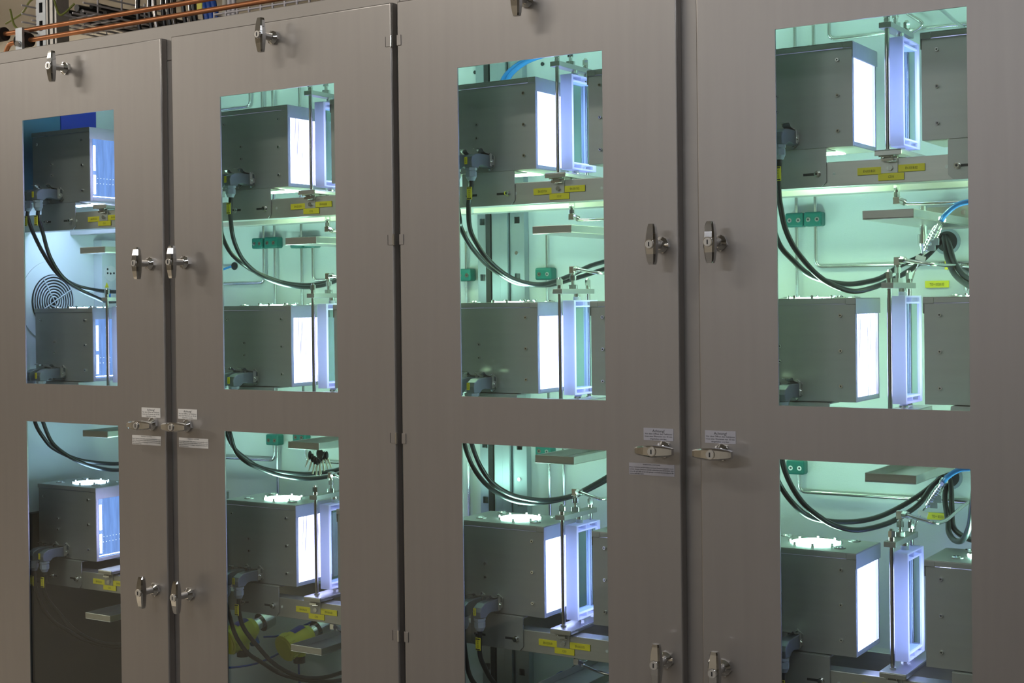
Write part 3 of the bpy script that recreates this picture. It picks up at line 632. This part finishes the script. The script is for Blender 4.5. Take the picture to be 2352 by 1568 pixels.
def hood_meshes(c, dz, parent, t3):
    # angled plug hood: leaves the socket towards the viewer and turns down into the cable gland
    def zz(z): return z+dz
    prof = [(.0950, 1.8572), (.0950, 1.8812), (.0640, 1.8815), (.0470, 1.8800), (.0345, 1.8740), (.0310, 1.8660), (.0325, 1.8545), (.0520, 1.8535), (.0600, 1.8590), (.0700, 1.8605)]
    h = MB().prism([(y, zz(z)) for y, z in prof], 'x', c-.0088, c+.0088, 'hood'); o = h.build('plug_hood', parent, .0016, seg=3); fix_normals(o)
    MB().box(c-.0066, c-.0008, .0302, .0312, zz(1.8600), zz(1.8735), 'yellow').text('EN 0%d' % t3, .0034, (c-.0037, .0300, zz(1.8667)), 'ink', right=(0, 0, 1), up=(-1, 0, 0), squash=.75).build('plug_tag', o)
    mb = MB().hexn((c, .0425, zz(1.8538)), (c, .0425, zz(1.8490)), .0112, 'gland').cyl((c, .0425, zz(1.8490)), (c, .0425, zz(1.8470)), .0088, 'gland', n=20).hexn((c, .0425, zz(1.8470)), (c, .0425, zz(1.8370)), .0106, 'gland').cyl((c, .0425, zz(1.8370)), (c, .0425, zz(1.8300)), .0098, 'gland', .0066, n=20)
    mb.build('cable_gland', parent, .0004)
    # locking lever: side plates plus curled grip on top
    mb = MB()
    for s in (-1, 1):
        xx = c+s*.0092
        mb.box(min(xx, xx+s*.0012), max(xx, xx+s*.0012), .0905, .0990, zz(1.8600), zz(1.8830), 'chrome'); mb.cyl((xx, .0995, zz(1.8680)), (xx+s*.0016, .0995, zz(1.8680)), .0056, 'chrome', n=18); mb.cyl((xx+s*.0016, .0995, zz(1.8680)), (xx+s*.0026, .0995, zz(1.8680)), .0024, 'chrome', n=10)
    pr = [(.0990, 1.8822), (.0880, 1.8838), (.0800, 1.8848), (.0745, 1.8870), (.0715, 1.8905), (.0665, 1.8918), (.0600, 1.8905)]
    v = []; fs = []
    for y, z in pr: v += [(c-.0070, y, zz(z)), (c+.0070, y, zz(z)), (c+.0070, y, zz(z)+.0011), (c-.0070, y, zz(z)+.0011)]
    for i in range(len(pr)-1):
        for j in range(4): fs.append((i*4+j, i*4+(j+1) % 4, (i+1)*4+(j+1) % 4, (i+1)*4+j))
    fs += [(0, 1, 2, 3), tuple(len(pr)*4-4+j for j in (3, 2, 1, 0))]
    mb.add(v, fs, 'chrome'); fix_normals(mb.build('locking_lever', parent))
def cable_tag(path, parent, txt):
    a = Vector(path[0]); u = (Vector((a.x, a.y, a.z-.020))-a).normalized()
    c = a+Vector((0, -.0062, -.0235)); h, wd = .0115, .0052
    mb = MB().box(c.x-wd, c.x+wd, c.y-.0012, c.y, c.z-h, c.z+h, 'yellow').box(c.x-wd*.8, c.x+wd*.8, c.y-.0022, c.y-.0012, c.z+h-.0028, c.z+h-.0012, 'ink').box(c.x-wd*.8, c.x+wd*.8, c.y-.0022, c.y-.0012, c.z-h+.0012, c.z-h+.0028, 'ink')
    mb.text(txt, .0052, (c.x, c.y-.0014, c.z), 'ink', right=(0, 0, 1), up=(-1, 0, 0), squash=.65)
    mb.build('cable_tag', parent)
for wn in (1, 2, 3, 4):
    for r in (1, 2, 3):
        for k, da in (('a', .0995), ('b', .1355)):
            c = WX[wn]+BXR[(wn, r)]-da; dz = ROWZ[r]
            g0 = (c, .0425, 1.8302+dz); key = 'w%dr%d%s' % (wn, r, k)
            pts = [(WX[wn]+x, min(y, .4185), z) for x, y, z in CP[key]]
            pts = [p for p in pts if p[2] < g0[2]-.02 or pts.index(p) > 2]
            P = [g0, (g0[0]-.001, .0430, g0[2]-.014)]+pts
            if r < 3:
                e = pts[-1]; P.append((e[0]+.004, .4195, e[2]+.004)) if e[1] < .415 else None
            t = empty('plug_cable', g0)
            tmp = empty('tmp'); 
            MB().tube(smooth(P, 6), .0046, 'black', 12).build('cable_sheath', tmp)
            hood_meshes(c, dz, tmp, CODE[(wn, r)])
            cable_tag([g0], tmp, '033-W1R')
            for ch in [x for x in COL.objects if x.parent == tmp]:
                ch.parent = t; ch.location = (-g0[0], -g0[1], -g0[2])
            bpy.data.objects.remove(tmp)
            tag(t, 'black cable with grey angled plug, %s of two, %s' % ('right' if k == 'a' else 'left', loc(wn, r)), 'cable', 'black plug cables')
# cables arriving at the right-hand housings of the rightmost door
for i, (P, lb) in enumerate((
  ([(0.1488, 0.4195, 1.7127), (0.162, 0.38, 1.6954), (0.1734, 0.35, 1.6717), (0.1948, 0.3, 1.6481), (0.2168, 0.26, 1.6330), (0.2502, 0.2, 1.6200), (0.2802, 0.15, 1.6135), (.315, .10, 1.612)], 'black cable hanging from the wall hole, lower strand, upper window of rightmost door'),
  ([(0.1526, 0.4195, 1.7126), (0.172, 0.37, 1.6923), (0.1895, 0.33, 1.6659), (0.2141, 0.28, 1.645), (0.2381, 0.24, 1.6321), (0.2731, 0.18, 1.6230), (.315, .12, 1.625)], 'black cable hanging from the wall hole, upper strand, upper window of rightmost door'),
  ([(0.1501, 0.4195, 1.2919), (0.1593, 0.38, 1.2744), (0.1658, 0.35, 1.2501), (0.1838, 0.3, 1.2223), (0.1901, 0.28, 1.2080), (0.2074, 0.25, 1.2000), (0.2333, 0.2, 1.2100), (0.254, 0.16, 1.2389), (0.2651, 0.13, 1.2715), (0.2773, 0.1, 1.3169), (.28, .07, 1.36)], 'black cable looping low from the wall hole, lower window of rightmost door'),
  ([(0.1527, 0.4195, 1.292), (0.1707, 0.37, 1.271), (0.1822, 0.33, 1.2409), (0.1922, 0.3, 1.2155), (0.2155, 0.27, 1.2050), (0.2538, 0.22, 1.207), (.31, .18, 1.22)], 'black cable bending right from the wall hole, lower window of rightmost door'))):
    o = MB().tube(smooth([(WX[4]+x, y, z) for x, y, z in P], 6), .0048, 'black', 12).build('power_cable'); tag(o, lb, 'cable', 'cables from the wall holes')
# grommeted cable holes in the back wall
for (x, z, l) in ((-.3575, 1.7030, 'upper'), (-.3575, 1.2850, 'lower')):
    mb = MB(); n = 28
    ring = [(x+.0235*math.cos(2*PI*i/n), z+.0235*math.sin(2*PI*i/n)) for i in range(n)]
    mb.prism(ring, 'y', BACKY-.0030, BACKY, 'gland'); mb.prism([(x+(a-x)*.78, z+(b-z)*.78) for a, b in ring], 'y', BACKY-.0034, BACKY-.0029, 'dark')
    tag(fix_normals(mb.build('cable_grommet')), 'round grey cable grommet with dark hole, %s window of the rightmost door' % l, 'grommet', 'cable grommets')

# ------------------------------------------------------------------ steel tubes and green clamps on the back wall
TY = .412; TRAD = .0034
def tube_(P, label, y=TY, r=TRAD, k='steel', name='steel_tube', group='tubes on the cabinet back wall'):
    P = [p if len(p) == 3 else (p[0], y, p[1]) for p in P]
    return tag(MB().tube(bend(P, .014), r, k, 12).build(name), label, 'tube', group)
T4 = 'behind the rightmost door'
tube_([(-.6322, 1.3), (-.6322, 2.19)], 'straight vertical steel tube, left in the upper window of the rightmost door')
tube_([(-.5961, 2.19), (-.5955, 1.6640), (-.34, 1.6640), (-.10, 1.6640)], 'vertical steel tube turning right below its clamp, rightmost door')
tube_([(-.5661, 2.19), (-.5661, 2.083), (-.30, 2.083)], 'steel tube turning right above the top housing, rightmost door')
tube_([(-.4185, 2.112), (-.3860, 2.088), (-.4210, 2.072)], 'small bent tube near the top right corner, rightmost door', y=.40)
tube_([(-.6320, 1.28), (-.6320, 1.2425), (-.10, 1.2425)], 'steel tube turning right in the lower window of the rightmost door')
tube_([(-1.9872, 2.19), (-1.9872, 2.082), (-2.20, 2.080)], 'steel tube turning left at the top of the second door window')
tube_([(-1.9486, 2.19), (-1.9505, 1.6590), (-2.20, 1.6590)], 'steel tube turning left under the green clamps, second door')
tube_([(-1.9160, 2.19), (-1.9160, .9)], 'long straight steel tube right of the left-turning one, second door')
tube_([(-1.8340, 2.19), (-1.8340, 1.31)], 'long straight steel tube behind the drip tray, second door')
tube_([(-1.8005, 1.755), (-1.8005, 1.6622), (-1.60, 1.6622)], 'short steel tube turning right at the drip tray, second door')
tube_([(-1.9160-.004, 1.30), (-1.9190, 1.2390), (-2.2, 1.2370)], 'steel tube turning left in the lower window of the second door', y=.4045)
tube_([(-1.8300, 1.30), (-1.8280, 1.2420), (-1.60, 1.2415)], 'steel tube turning right behind the keys, second door')
tube_([(-1.3745, 1.76), (-1.3745, .9)], 'vertical steel tube at the far left behind the third door')
tube_([(-1.1730, 1.76), (-1.1730, .9)], 'vertical steel tube through the green clamp, third door')
tube_([(-1.1385, 1.35), (-1.1385, .9)], 'second vertical steel tube under the tray, lower window of third door')
def clamp(x0, x1, z0, z1, label):
    t = empty('tube_clamp', ((x0+x1)/2, BACKY, z0)); L = Vector(((x0+x1)/2, BACKY, z0))
    b = MB().box(x0, x1, .3950, .4188, z0, z1, 'green').build('clamp_body', t, .004, seg=3); b.location = -L
    for f in (.28, .76):
        xx = x0+(x1-x0)*f; zz = (z0+z1)/2-.001
        s = MB().cyl((xx, .3955, zz), (xx, .3935, zz), .0044, 'chrome', n=16).cyl((xx, .3936, zz), (xx, .3932, zz), .0020, 'dark', n=6).build('screw', t); s.location = -L
    tag(t, label, 'clamp', 'green tube clamps')
clamp(-.6492, -.6140, 1.7388, 1.7655, 'green plastic tube clamp, left of the pair in the rightmost upper window')
clamp(-.6130, -.5780, 1.7390, 1.7660, 'green plastic tube clamp, right of the pair in the rightmost upper window')
clamp(-.6517, -.6165, 1.2760, 1.3030, 'green plastic tube clamp at the top of the rightmost lower window')
clamp(-1.9745, -1.9400, 1.7405, 1.7660, 'green plastic tube clamp, left of the adjoining pair behind the second door')
clamp(-1.9355, -1.8950, 1.7405, 1.7670, 'green plastic tube clamp, right of the adjoining pair behind the second door')
clamp(-1.8560, -1.8180, 1.7380, 1.7640, 'green plastic tube clamp half hidden above the tray, left one, second door')
clamp(-1.8150, -1.7790, 1.7380, 1.7640, 'green plastic tube clamp half hidden above the tray, right one, second door')
clamp(-1.9385, -1.9000, 1.2750, 1.3010, 'green plastic tube clamp at the top of the second door lower window')
clamp(-1.8560, -1.8180, 1.2850, 1.3110, 'green plastic tube clamp behind the drip tray, second door lower window')
clamp(-1.3900, -1.3530, 1.6520, 1.6790, 'green plastic tube clamp at the left edge behind the third door')
clamp(-1.1935, -1.1535, 1.6510, 1.6765, 'green plastic tube clamp below the drip tray, third door upper window')
clamp(-1.1980, -1.1600, 1.2830, 1.3090, 'green plastic tube clamp above the drip tray, third door lower window')

# labels on the back wall
for (z, txt, l) in ((1.6215, 'TIS+ 0320.03', 'upper'), (1.2070, 'TIS+ 0322.03', 'lower')):
    mb = MB().box(-.3960, -.3545, .4165, .4195, z, z+.0122, 'yellow').text(txt, .0066, (-.3752, .4162, z+.0060), 'ink', squash=.72)
    tag(mb.build('wall_label'), 'yellow TIS label on the back wall, %s window of the rightmost door' % l, 'label', 'yellow wall labels')

# ------------------------------------------------------------------ temperature sensors with blue hoses
def sensor(X, dz, label):
    L = Vector((X+.20, .17, 1.70+dz)); t = empty('sensor_probe', L)
    def B(mb, nm):
        o = mb.build(nm, t); o.location = -L; return o
    a = Vector((X+.1822, .190, 1.6823+dz)); b = Vector((X+.2176, .150, 1.7262+dz)); d = b-a
    mb = MB().cyl(a-d*.12, a, .0028, 'chrome', .0055).cyl(a, a+d*.75, .0062, 'steel').cyl(a+d*.75, a+d*.92, .0052, 'chrome').hexn(a+d*.92, b+d*.04, .0066, 'chrome')
    for i in range(7): mb.cyl(a+d*(.05+.095*i), a+d*(.09+.095*i), .0070, 'chrome')
    B(mb, 'metal_plug')
    B(MB().tube(smooth([b+d*.04, (X+.226, .14, 1.7346+dz), (X+.2444, .13, 1.7469+dz), (X+.2668, .12, 1.7520+dz), (X+.32, .11, 1.754+dz)]), .0042, 'bluehose', 12), 'blue_hose')
    B(MB().tube(smooth([(X+.1475, .224, 2.0447-.4163+dz), (X+.1495, .228, 1.6400+dz), (X+.1535, .23, 1.6510+dz), (X+.1649, .22, 1.6673+dz), a-d*.12]), .0014, 'rod', 8), 'probe_wire')
    B(MB().box(X+.196, X+.208, .1690, .1704, 1.6880+dz, 1.7000+dz, 'gland').box(X+.190, X+.202, .1690, .1704, 1.6790+dz, 1.6880+dz, 'gland'), 'tag_cards')
    mb = MB(); c = Vector((X+.1760, .178, 1.6680+dz)); u = Vector((.95, 0, -.3)).normalized(); vv = Vector((.3, 0, .95)).normalized(); nrm = Vector((0, -1, 0))
    q = [c+u*sx*.008+vv*sz*.0042+nrm*e for e in (0, .001) for sx, sz in ((-1, -1), (1, -1), (1, 1), (-1, 1))]
    mb.add(q, [(0, 3, 2, 1), (4, 5, 6, 7), (0, 1, 5, 4), (1, 2, 6, 5), (2, 3, 7, 6), (3, 0, 4, 7)], 'white'); B(fix := mb, 'paper_tag')
    tag(t, label, 'sensor', 'sensor probes with blue hoses')
sensor(WX[4], 0, 'ribbed metal sensor with blue hose, upper window of the rightmost door')
sensor(WX[4], -.4163, 'ribbed metal sensor with blue hose, lower window of the rightmost door')
sensor(WX[3]+.060, -.4163, 'ribbed metal sensor cut by the right edge, lower window of third door')
sensor(WX[3]+.068, -.006, 'ribbed metal sensor at the right edge, upper window of third door')
# hanging steel nozzle behind the sensor
mb = MB().cyl((WX[4]+.1467, .30, 1.760), (WX[4]+.1467, .30, 1.7290), .0060, 'steel').cyl((WX[4]+.1467, .30, 1.7290), (WX[4]+.1467, .30, 1.7120), .0072, 'chrome').cyl((WX[4]+.1467, .30, 1.7120), (WX[4]+.1467, .30, 1.6960), .0098, 'chrome').cyl((WX[4]+.1467, .30, 1.6960), (WX[4]+.1467, .30, 1.6790), .0098, 'chrome', .0035)
tag(mb.build('drain_nozzle'), 'tapered steel nozzle hanging below the tray, upper window of rightmost door', 'nozzle')
# valve at the right edge of the rightmost window
mb = MB().box(-.318, -.300, .36, .385, 1.645, 1.662, 'chrome').cyl((-.309, .3725, 1.645), (-.309, .3725, 1.615), .0085, 'steel').cyl((-.345, .3725, 1.6545), (-.318, .3725, 1.6545), .0042, 'chrome').hexn((-.326, .3725, 1.6545), (-.318, .3725, 1.6545), .008, 'chrome').box(-.345, -.334, .355, .357, 1.652, 1.668, 'yellow')
tag(mb.build('steel_valve'), 'small steel valve with yellow tag by the right window edge, rightmost door', 'valve')

# ------------------------------------------------------------------ key bunch behind the second door
kt = empty('key_bunch', (-1.534, .1, 1.312)); kl = Vector((-1.534, .1, 1.312))
mb = MB(); n = 24; rg = [(-1.536+.014*math.cos(2*PI*i/n), .1, 1.3005+.011*math.sin(2*PI*i/n)) for i in range(n+1)]
mb.tube(rg, .0008, 'brass', 6, caps=False).tube([(-1.530, .1, 1.3105), (-1.5300, .1, 1.3145)], .001, 'chrome', 6); o = mb.build('key_ring', kt); o.location = -kl
for i in range(9):
    q = i/8; ang = (-.62+1.25*q); px = -1.553+.034*q; pz = 1.3000-.012*math.sin(PI*min(1, q*1.25)); 
    c = Vector((px, .094+.0022*i % .009, pz)); dn = Vector((math.sin(ang)*.7, 0, -math.cos(ang))); sd = Vector((math.cos(ang), 0, math.sin(ang)*.7))
    def slab(c0, L, w0, w1, th, k, mb):
        y = Vector((0, 1, 0)); v = []
        for e in (-th/2, th/2):
            v += [c0-sd*w0+y*e, c0+sd*w0+y*e, c0+dn*L+sd*w1+y*e, c0+dn*L-sd*w1+y*e]
        mb.add(v, [(0, 1, 2, 3), (7, 6, 5, 4), (0, 4, 5, 1), (1, 5, 6, 2), (2, 6, 7, 3), (3, 7, 4, 0)], k)
    mb = MB(); slab(c+dn*.009, .024, .0021, .0015, .0018, 'brass', mb); mb.ball(tuple(c+dn*.003), .0092, 'black', sx=.42, sy=.5, sz=1.0, n=14)
    o = fix_normals(mb.build('key', kt)); o.location = -kl
mb = MB().ball((-1.5235, .088, 1.3020), .0105, 'black', sx=.9, sy=.25, sz=1.05, n=16); o = mb.build('key_fob', kt); o.location = -kl
tag(kt, 'bunch of black headed keys hanging under the tray, second door lower window', 'keys')

# ------------------------------------------------------------------ fan, socket and sign on the left side wall (leftmost door)
SX = -2.4515
ft = empty('filter_fan', (SX, .2036, 1.6217)); fl = Vector((SX, .2036, 1.6217))
mb = MB(); cy, cz = .2036, 1.6217
circ = lambda r, n=44: [(cy+r*math.cos(2*PI*i/n), cz+r*math.sin(2*PI*i/n)) for i in range(n)]
mb.prism(circ(.100, 60), 'x', SX, SX+.0016, 'inner'); mb.prism(circ(.0660), 'x', SX+.0016, SX+.0030, 'dark')
o = fix_normals(mb.build('fan_plate', ft)); o.location = -fl
mb = MB()
for i in range(8):
    r = .012+.0072*i
    P = [(SX+.0050, cy+r*math.cos(2*PI*j/40), cz+r*math.sin(2*PI*j/40)) for j in range(41)]
    mb.tube(P, .0019, 'fan', 6, caps=False)
for a in (.5, 2.1):
    mb.tube([(SX+.007, cy-.064*math.cos(a), cz-.064*math.sin(a)), (SX+.007, cy+.064*math.cos(a), cz+.064*math.sin(a))], .0014, 'fan', 6)
o = mb.build('fan_grille', ft); o.location = -fl
tag(ft, 'round fan grille on the side wall behind the leftmost door', 'fan')
mb = MB().box(SX, SX+.030, .3370, .4000, 1.56, 1.775, 'inner'); n = 30
pt = [(.3640+.0200*math.cos(2*PI*i/n), 1.6915+.0200*math.sin(2*PI*i/n)) for i in range(n)]
mb.prism(pt, 'x', SX+.030, SX+.0315, 'white')
for dy, dz in ((-.010, .011), (-.010, .001), (0, 0), (.011, .001)): mb.cyl((SX+.0314, .3640+dy, 1.6915+dz), (SX+.0320, .3640+dy, 1.6915+dz), .0028, 'dark', n=12)
mb.prism([(.345, 1.6560), (.3585, 1.6560), (.3518, 1.6690)], 'x', SX+.030, SX+.0308, 'yellow').box(SX+.030, SX+.0308, .346, .364, 1.630, 1.652, 'bluehose')
tag(fix_normals(mb.build('socket_box')), 'grey socket box with yellow warning triangle behind the leftmost door', 'socket')
tag(MB().box(SX, SX+.008, .2312, .3444, 1.96, 2.16, 'detblue').box(SX, SX+.005, .06, .2312, 1.86, 2.18, 'navy').build('blue_cover'), 'blue grey and navy cover plate at the top behind the leftmost door', 'cover')
tag(MB().box(-2.449, -2.425, .05, .415, .03, 1.115, 'gasket').build('shade_panel'), 'dark panel added as shade over the side wall, lower window of the leftmost door', 'panel')  # dark sheet added over the side wall to imitate the unlit interior

# ------------------------------------------------------------------ yellow gas detectors
def detector(cx, y, cz, s, label, ang=.35):
    L = Vector((cx, y, cz)); t = empty('gas_detector', L)
    ax = Vector((.16, .90, .26)).normalized()
    def B(mb, nm): o = mb.build(nm, t); o.location = -L; return o
    c = L
    up = Vector((0, 0, 1)); sdv = ax.cross(up).normalized(); up2 = sdv.cross(ax)
    mb = MB().cyl(c-ax*.050*s, c-ax*.030*s, .0340*s, 'det', .0345*s, n=40).cyl(c-ax*.030*s, c+ax*.020*s, .0310*s, 'det', .0300*s, n=40).cyl(c+ax*.020*s, c+ax*.036*s, .0290*s, 'det', .0220*s, n=40)
    for i in range(10):
        q = 2*PI*i/10; p = c+sdv*math.cos(q)*.0335*s+up2*math.sin(q)*.0335*s; mb.cyl(p-ax*.048*s, p-ax*.034*s, .0024*s, 'det', n=8)
    mb.cyl(c-ax*.0512*s, c-ax*.050*s, .026*s, 'det', n=40)
    B(mb, 'detector_body')
    v = []; nseg = 8
    for i in range(nseg+1):
        q = .55+1.5*i/nseg; rr = .0316*s; p = sdv*math.cos(q)*-1*rr+up2*math.sin(q)*rr
        v += [c-ax*.018*s+p, c+ax*.018*s+p]
    B(MB().add(v, [(2*i, 2*i+1, 2*i+3, 2*i+2) for i in range(nseg)], 'detblue', True), 'blue_label')
    B(MB().cyl(c+ax*.036*s, c+ax*.060*s, .015*s, 'steel', n=24).cyl(c+ax*.060*s, c+ax*.090*s, .024*s, 'steel', n=30), 'metal_neck')
    B(MB().cyl(c-up*.024*s, c-up*.040*s, .017*s, 'det').cyl(c-up*.040*s, c-up*.058*s, .015*s, 'dark').cyl(c-up*.030*s+ax*.035*s, c-up*.045*s+ax*.040*s, .012*s, 'bluehose'), 'sensor_head')
    tag(t, label, 'detector', 'yellow gas detectors')
detector(-1.905, .27, .858, .92, 'yellow gas detector with blue label, left one behind the second door')
detector(-1.738, .27, .862, .88, 'yellow gas detector partly behind the lowest tray, second door')
detector(-1.085, .30, .835, .95, 'yellow gas detector peeking over the lowest tray, third door')
for (P, l) in (([(-1.85, .28, .853), (-1.80, .29, .862), (-1.74, .33, .893), (-1.70, .40, .908)], 'thin blue green hose rising to a clip, lower window of second door'),
               ([(-1.93, .20, .80), (-1.90, .22, .79), (-1.84, .26, .802), (-1.78, .3, .84), (-1.765, .34, .86)], 'thin blue hose below the detectors, lower window of second door'),
               ([(-1.785, .33, .70), (-1.790, .33, .80), (-1.775, .33, .86)], 'dark blue vertical hose between the detectors, second door'),
               ([(-1.955, .25, .70), (-1.94, .25, .80), (-1.92, .26, .83)], 'blue hose at the left edge of the second door lower window')):
    tag(MB().tube(smooth(P), .0023, 'blue', 10).build('blue_hose'), l, 'hose', 'blue hoses by the detectors')
# blue hoses and cable in upper windows
tube_([(-2.055, .412, 1.7010), (-2.066, .395, 1.694), (-2.10, .34, 1.672)], 'thin blue cable leaving a wall hole, second door upper window', k='bluehose', r=.0026, name='blue_cable', group='blue lines')
tag(MB().cyl((-2.0500, .4190, 1.7020), (-2.0500, .4170, 1.7020), .0095, 'dark', n=24).build('wall_grommet'), 'small black grommet around the blue cable, second door', 'grommet')
for i, (dx, l) in enumerate(((0, 'upper'), (.012, 'lower'))):
    tag(MB().tube(smooth([(-1.235+dx, .33, 2.045), (-1.222+dx, .34, 2.075), (-1.195+dx, .36, 2.100), (-1.15+dx, .38, 2.115), (-1.10, .40, 2.13)]), .0050, 'bluehose', 12).build('blue_hose'), 'bright blue hose above the top housing of third door, %s strand' % l, 'hose', 'blue hoses of the third door')
for (x, z) in ((-1.350, 2.1012), (-1.1825, 2.1018)):
    tag(MB().cyl((x, .4190, z), (x, .4172, z), .0040, 'dark', n=18).build('bolt_hole'), 'round black bolt hole %s of the posts behind the third door' % ('left' if x < -1.3 else 'right'), 'hole', 'bolt holes')

# ------------------------------------------------------------------ above the cabinets
for (z, x0, l) in ((2.3080, -2.650, 'upper'), (2.2820, -2.555, 'lower')):
    t = empty('copper_pipe', (-1.5, .25, z)); L = Vector((-1.5, .25, z))
    xe, xf = (x0-.9, x0-.9) if l == 'upper' else (x0-.10, x0-.062)
    b = MB().tube(bend([(.5, .25, z), (xe, .25, z), (xe-.03, .25, z-.05)], .015), .0060, 'copper', 20).build('pipe', t); b.location = -L
    f = MB().cyl((xf, .25, z), (x0-.02, .25, z), .0175, 'foam', n=28).build('foam_sleeve', t); f.location = -L
    tag(t, '%s copper pipe with black foam end above the left cabinet' % l, 'pipe', 'copper pipes')
tag(MB().box(-2.600, -2.575, .225, .232, 2.2005, 2.31, 'zinc').box(-2.600, -2.575, .232, .275, 2.300, 2.305, 'zinc').cyl((-2.587, .224, 2.27), (-2.587, .218, 2.27), .008, 'chrome', n=6).build('pipe_bracket'), 'galvanised bracket holding the foam covered copper pipes', 'bracket')
# galvanised strut post with slots, and grey aluminium profile beside it
mb = MB(); x0, x1, y = -2.846, -2.808, .50
mb.box(x0, x0+.012, y, y+.003, 0, 3.4, 'zinc').box(x1-.012, x1, y, y+.003, 0, 3.4, 'zinc').box(x0, x0+.003, y+.003, y+.04, 0, 3.4, 'zinc').box(x1-.003, x1, y+.003, y+.04, 0, 3.4, 'zinc')
z = 1.9
mb.box(x0+.012, x1-.012, y, y+.003, 0, 1.9, 'zinc')
while z < 3.3: mb.box(x0+.012, x1-.012, y, y+.003, z, z+.022, 'zinc'); z += .05
mb.box(x0+.003, x1-.003, y+.037, y+.04, 0, 3.4, 'dark')
tag(mb.build('strut_post'), 'slotted galvanised strut post behind the left end of the cabinets', 'post')
mb = MB().box(-2.806, -2.764, .50, .545, 0, 3.4, 'beam')
for xx in (-2.795, -2.775): mb.box(xx-.003, xx+.003, .4985, .5005, 0, 3.4, 'gasket')
tag(mb.build('aluminium_profile', bev=.001), 'grey grooved aluminium profile right of the slotted strut post', 'profile')
def basket(label):
    mb = MB(); xa, xb, zb = -2.68, -2.93, 2.412; r = .0028
    for x, z in ((xa, 2.435), (xa, 2.459), (xb, 2.435), (xb, 2.459), (xa, zb), (xb, zb)): mb.tube([(x, .52, z), (x, 2.6, z)], r, 'basket', 6)
    for i in range(1, 6): x = xa+(xb-xa)*i/6; mb.tube([(x, .52, zb), (x, 2.6, zb)], r, 'basket', 6)
    y = .573
    while y < 2.6:
        mb.tube([(xa, y, 2.470), (xa, y, zb), (xb, y, zb), (xb, y, 2.470)], r, 'basket', 6); y += .0875
    tag(mb.build('wire_basket_tray'), label, 'cable tray', 'wire basket trays')
basket('wire basket cable tray running back over the left cabinet')
mb = MB()
for z in (2.222, 2.262, 2.30): mb.tube([(-2.05, .36, z), (-1.0, .36, z)], .0025, 'basket', 6)
x = -2.05
while x < -1.0: mb.tube([(x, .36, 2.205), (x, .36, 2.305)], .0030, 'basket', 6); x += .0365
for xx in (-2.05, -1.0): mb.tube([(xx, .36, 2.3), (xx, .44, 2.3)], .0025, 'basket', 6)
tag(mb.build('wire_basket_tray'), 'short wire basket standing on the roof beyond the blue cables', 'cable tray', 'wire basket trays')
for i in range(9):
    xx = -2.700-.025*i; zz = 2.426+.014*(i % 3)
    P = [(xx+random.uniform(-.01, .01), y, zz+random.uniform(-.004, .008)) for y in (.62, .9, 1.2, 1.6, 2.0, 2.5)]
    tag(MB().tube(smooth(P, 4), .0085+.002*(i % 2), 'black', 8).build('tray_cable'), 'black cable lying in the wire basket tray over the left cabinet', 'cable', 'black cables in the basket tray')
for i in range(14):
    xx = -2.435+.0165*i; yy = .50+.02*(i % 3); jig = random.uniform(-.012, .012)
    P = [(xx, yy, 2.05), (xx+jig, yy+.01, 2.25), (xx+jig*1.5-.012, yy, 2.38), (xx-.03, yy+.03, 2.55), (xx-.06, yy+.05, 2.9), (xx-.06, yy+.05, 3.39)]
    tag(MB().tube(smooth(P, 4), .0058, ('black', 'black', 'black', 'rod')[i % 4], 8).build('hanging_cable'), 'dark cable dropping behind the cabinets in the bundle left of the blue cables', 'cable', 'dark cables dropping behind the cabinets')
for i, (xx, k, l) in enumerate(((-2.203, 'blue', 'left'), (-2.187, 'blue', 'middle'), (-2.171, 'blue', 'right'))):
    P = [(xx, .50, 2.05), (xx, .50, 2.30), (xx-.012, .50, 2.37), (xx-.05, .52, 2.5), (xx-.05, .52, 3.39)]
    tag(MB().tube(smooth(P, 5), .0075, k, 10).build('blue_cable'), '%s one of three blue cables behind the copper pipes' % l, 'cable', 'blue cables behind the pipes')
for i, (xx, l) in enumerate(((-2.148, 'left'), (-2.132, 'middle'), (-2.117, 'right'))):
    P = [(xx, .50, 2.05), (xx+.002, .50, 2.30), (xx+.004, .50, 2.45), (xx+.004, .52, 3.39)]
    tag(MB().tube(smooth(P, 5), .0062, 'whitec' if i == 0 else 'basket', 10).build('pale_cable'), '%s one of three pale cables right of the blue ones' % l, 'cable', 'pale cables behind the pipes')
tag(MB().box(-2.232, -2.214, .490, .500, 2.350, 2.380, 'det').build('cable_tag', bev=.002), 'yellow tag left of the blue cables above the cabinet', 'tag')
for i, P in enumerate(([(-3.12, .62, 2.445), (-3.00, .58, 2.455), (-2.93, .55, 2.475), (-2.87, .55, 2.490)], [(-2.93, .48, 2.44), (-2.90, .47, 2.39), (-2.86, .47, 2.37)], [(-2.755, .48, 2.47), (-2.74, .48, 2.42), (-2.72, .48, 2.40), (-2.69, .5, 2.43)])):
    tag(MB().tube(smooth(P), .0030, 'yg', 8).build('earth_wire'), ('yellow green wire left of the strut post, upper loop', 'yellow green wire left of the strut post, lower strand', 'yellow green wire right of the strut post')[i], 'wire', 'yellow green wires')
# added lamp bodies, out of view, matching the made-up room lights
for x, y, p, lc in ADDED_LAMPS:
    o = MB().box(x-.62, x+.62, y-.05, y+.05, 3.19, 3.23, 'white').box(x-.60, x+.60, y-.08, y+.08, 3.125, 3.19, 'lampon').cyl((x-.4, y, 3.23), (x-.4, y, 3.4), .006, 'white').cyl((x+.4, y, 3.23), (x+.4, y, 3.4), .006, 'white').build('added_ceiling_lamp')
    tag(o, 'long ceiling lamp over the aisle in front of the cabinets, outside the view', 'lamp', 'added ceiling lamps')
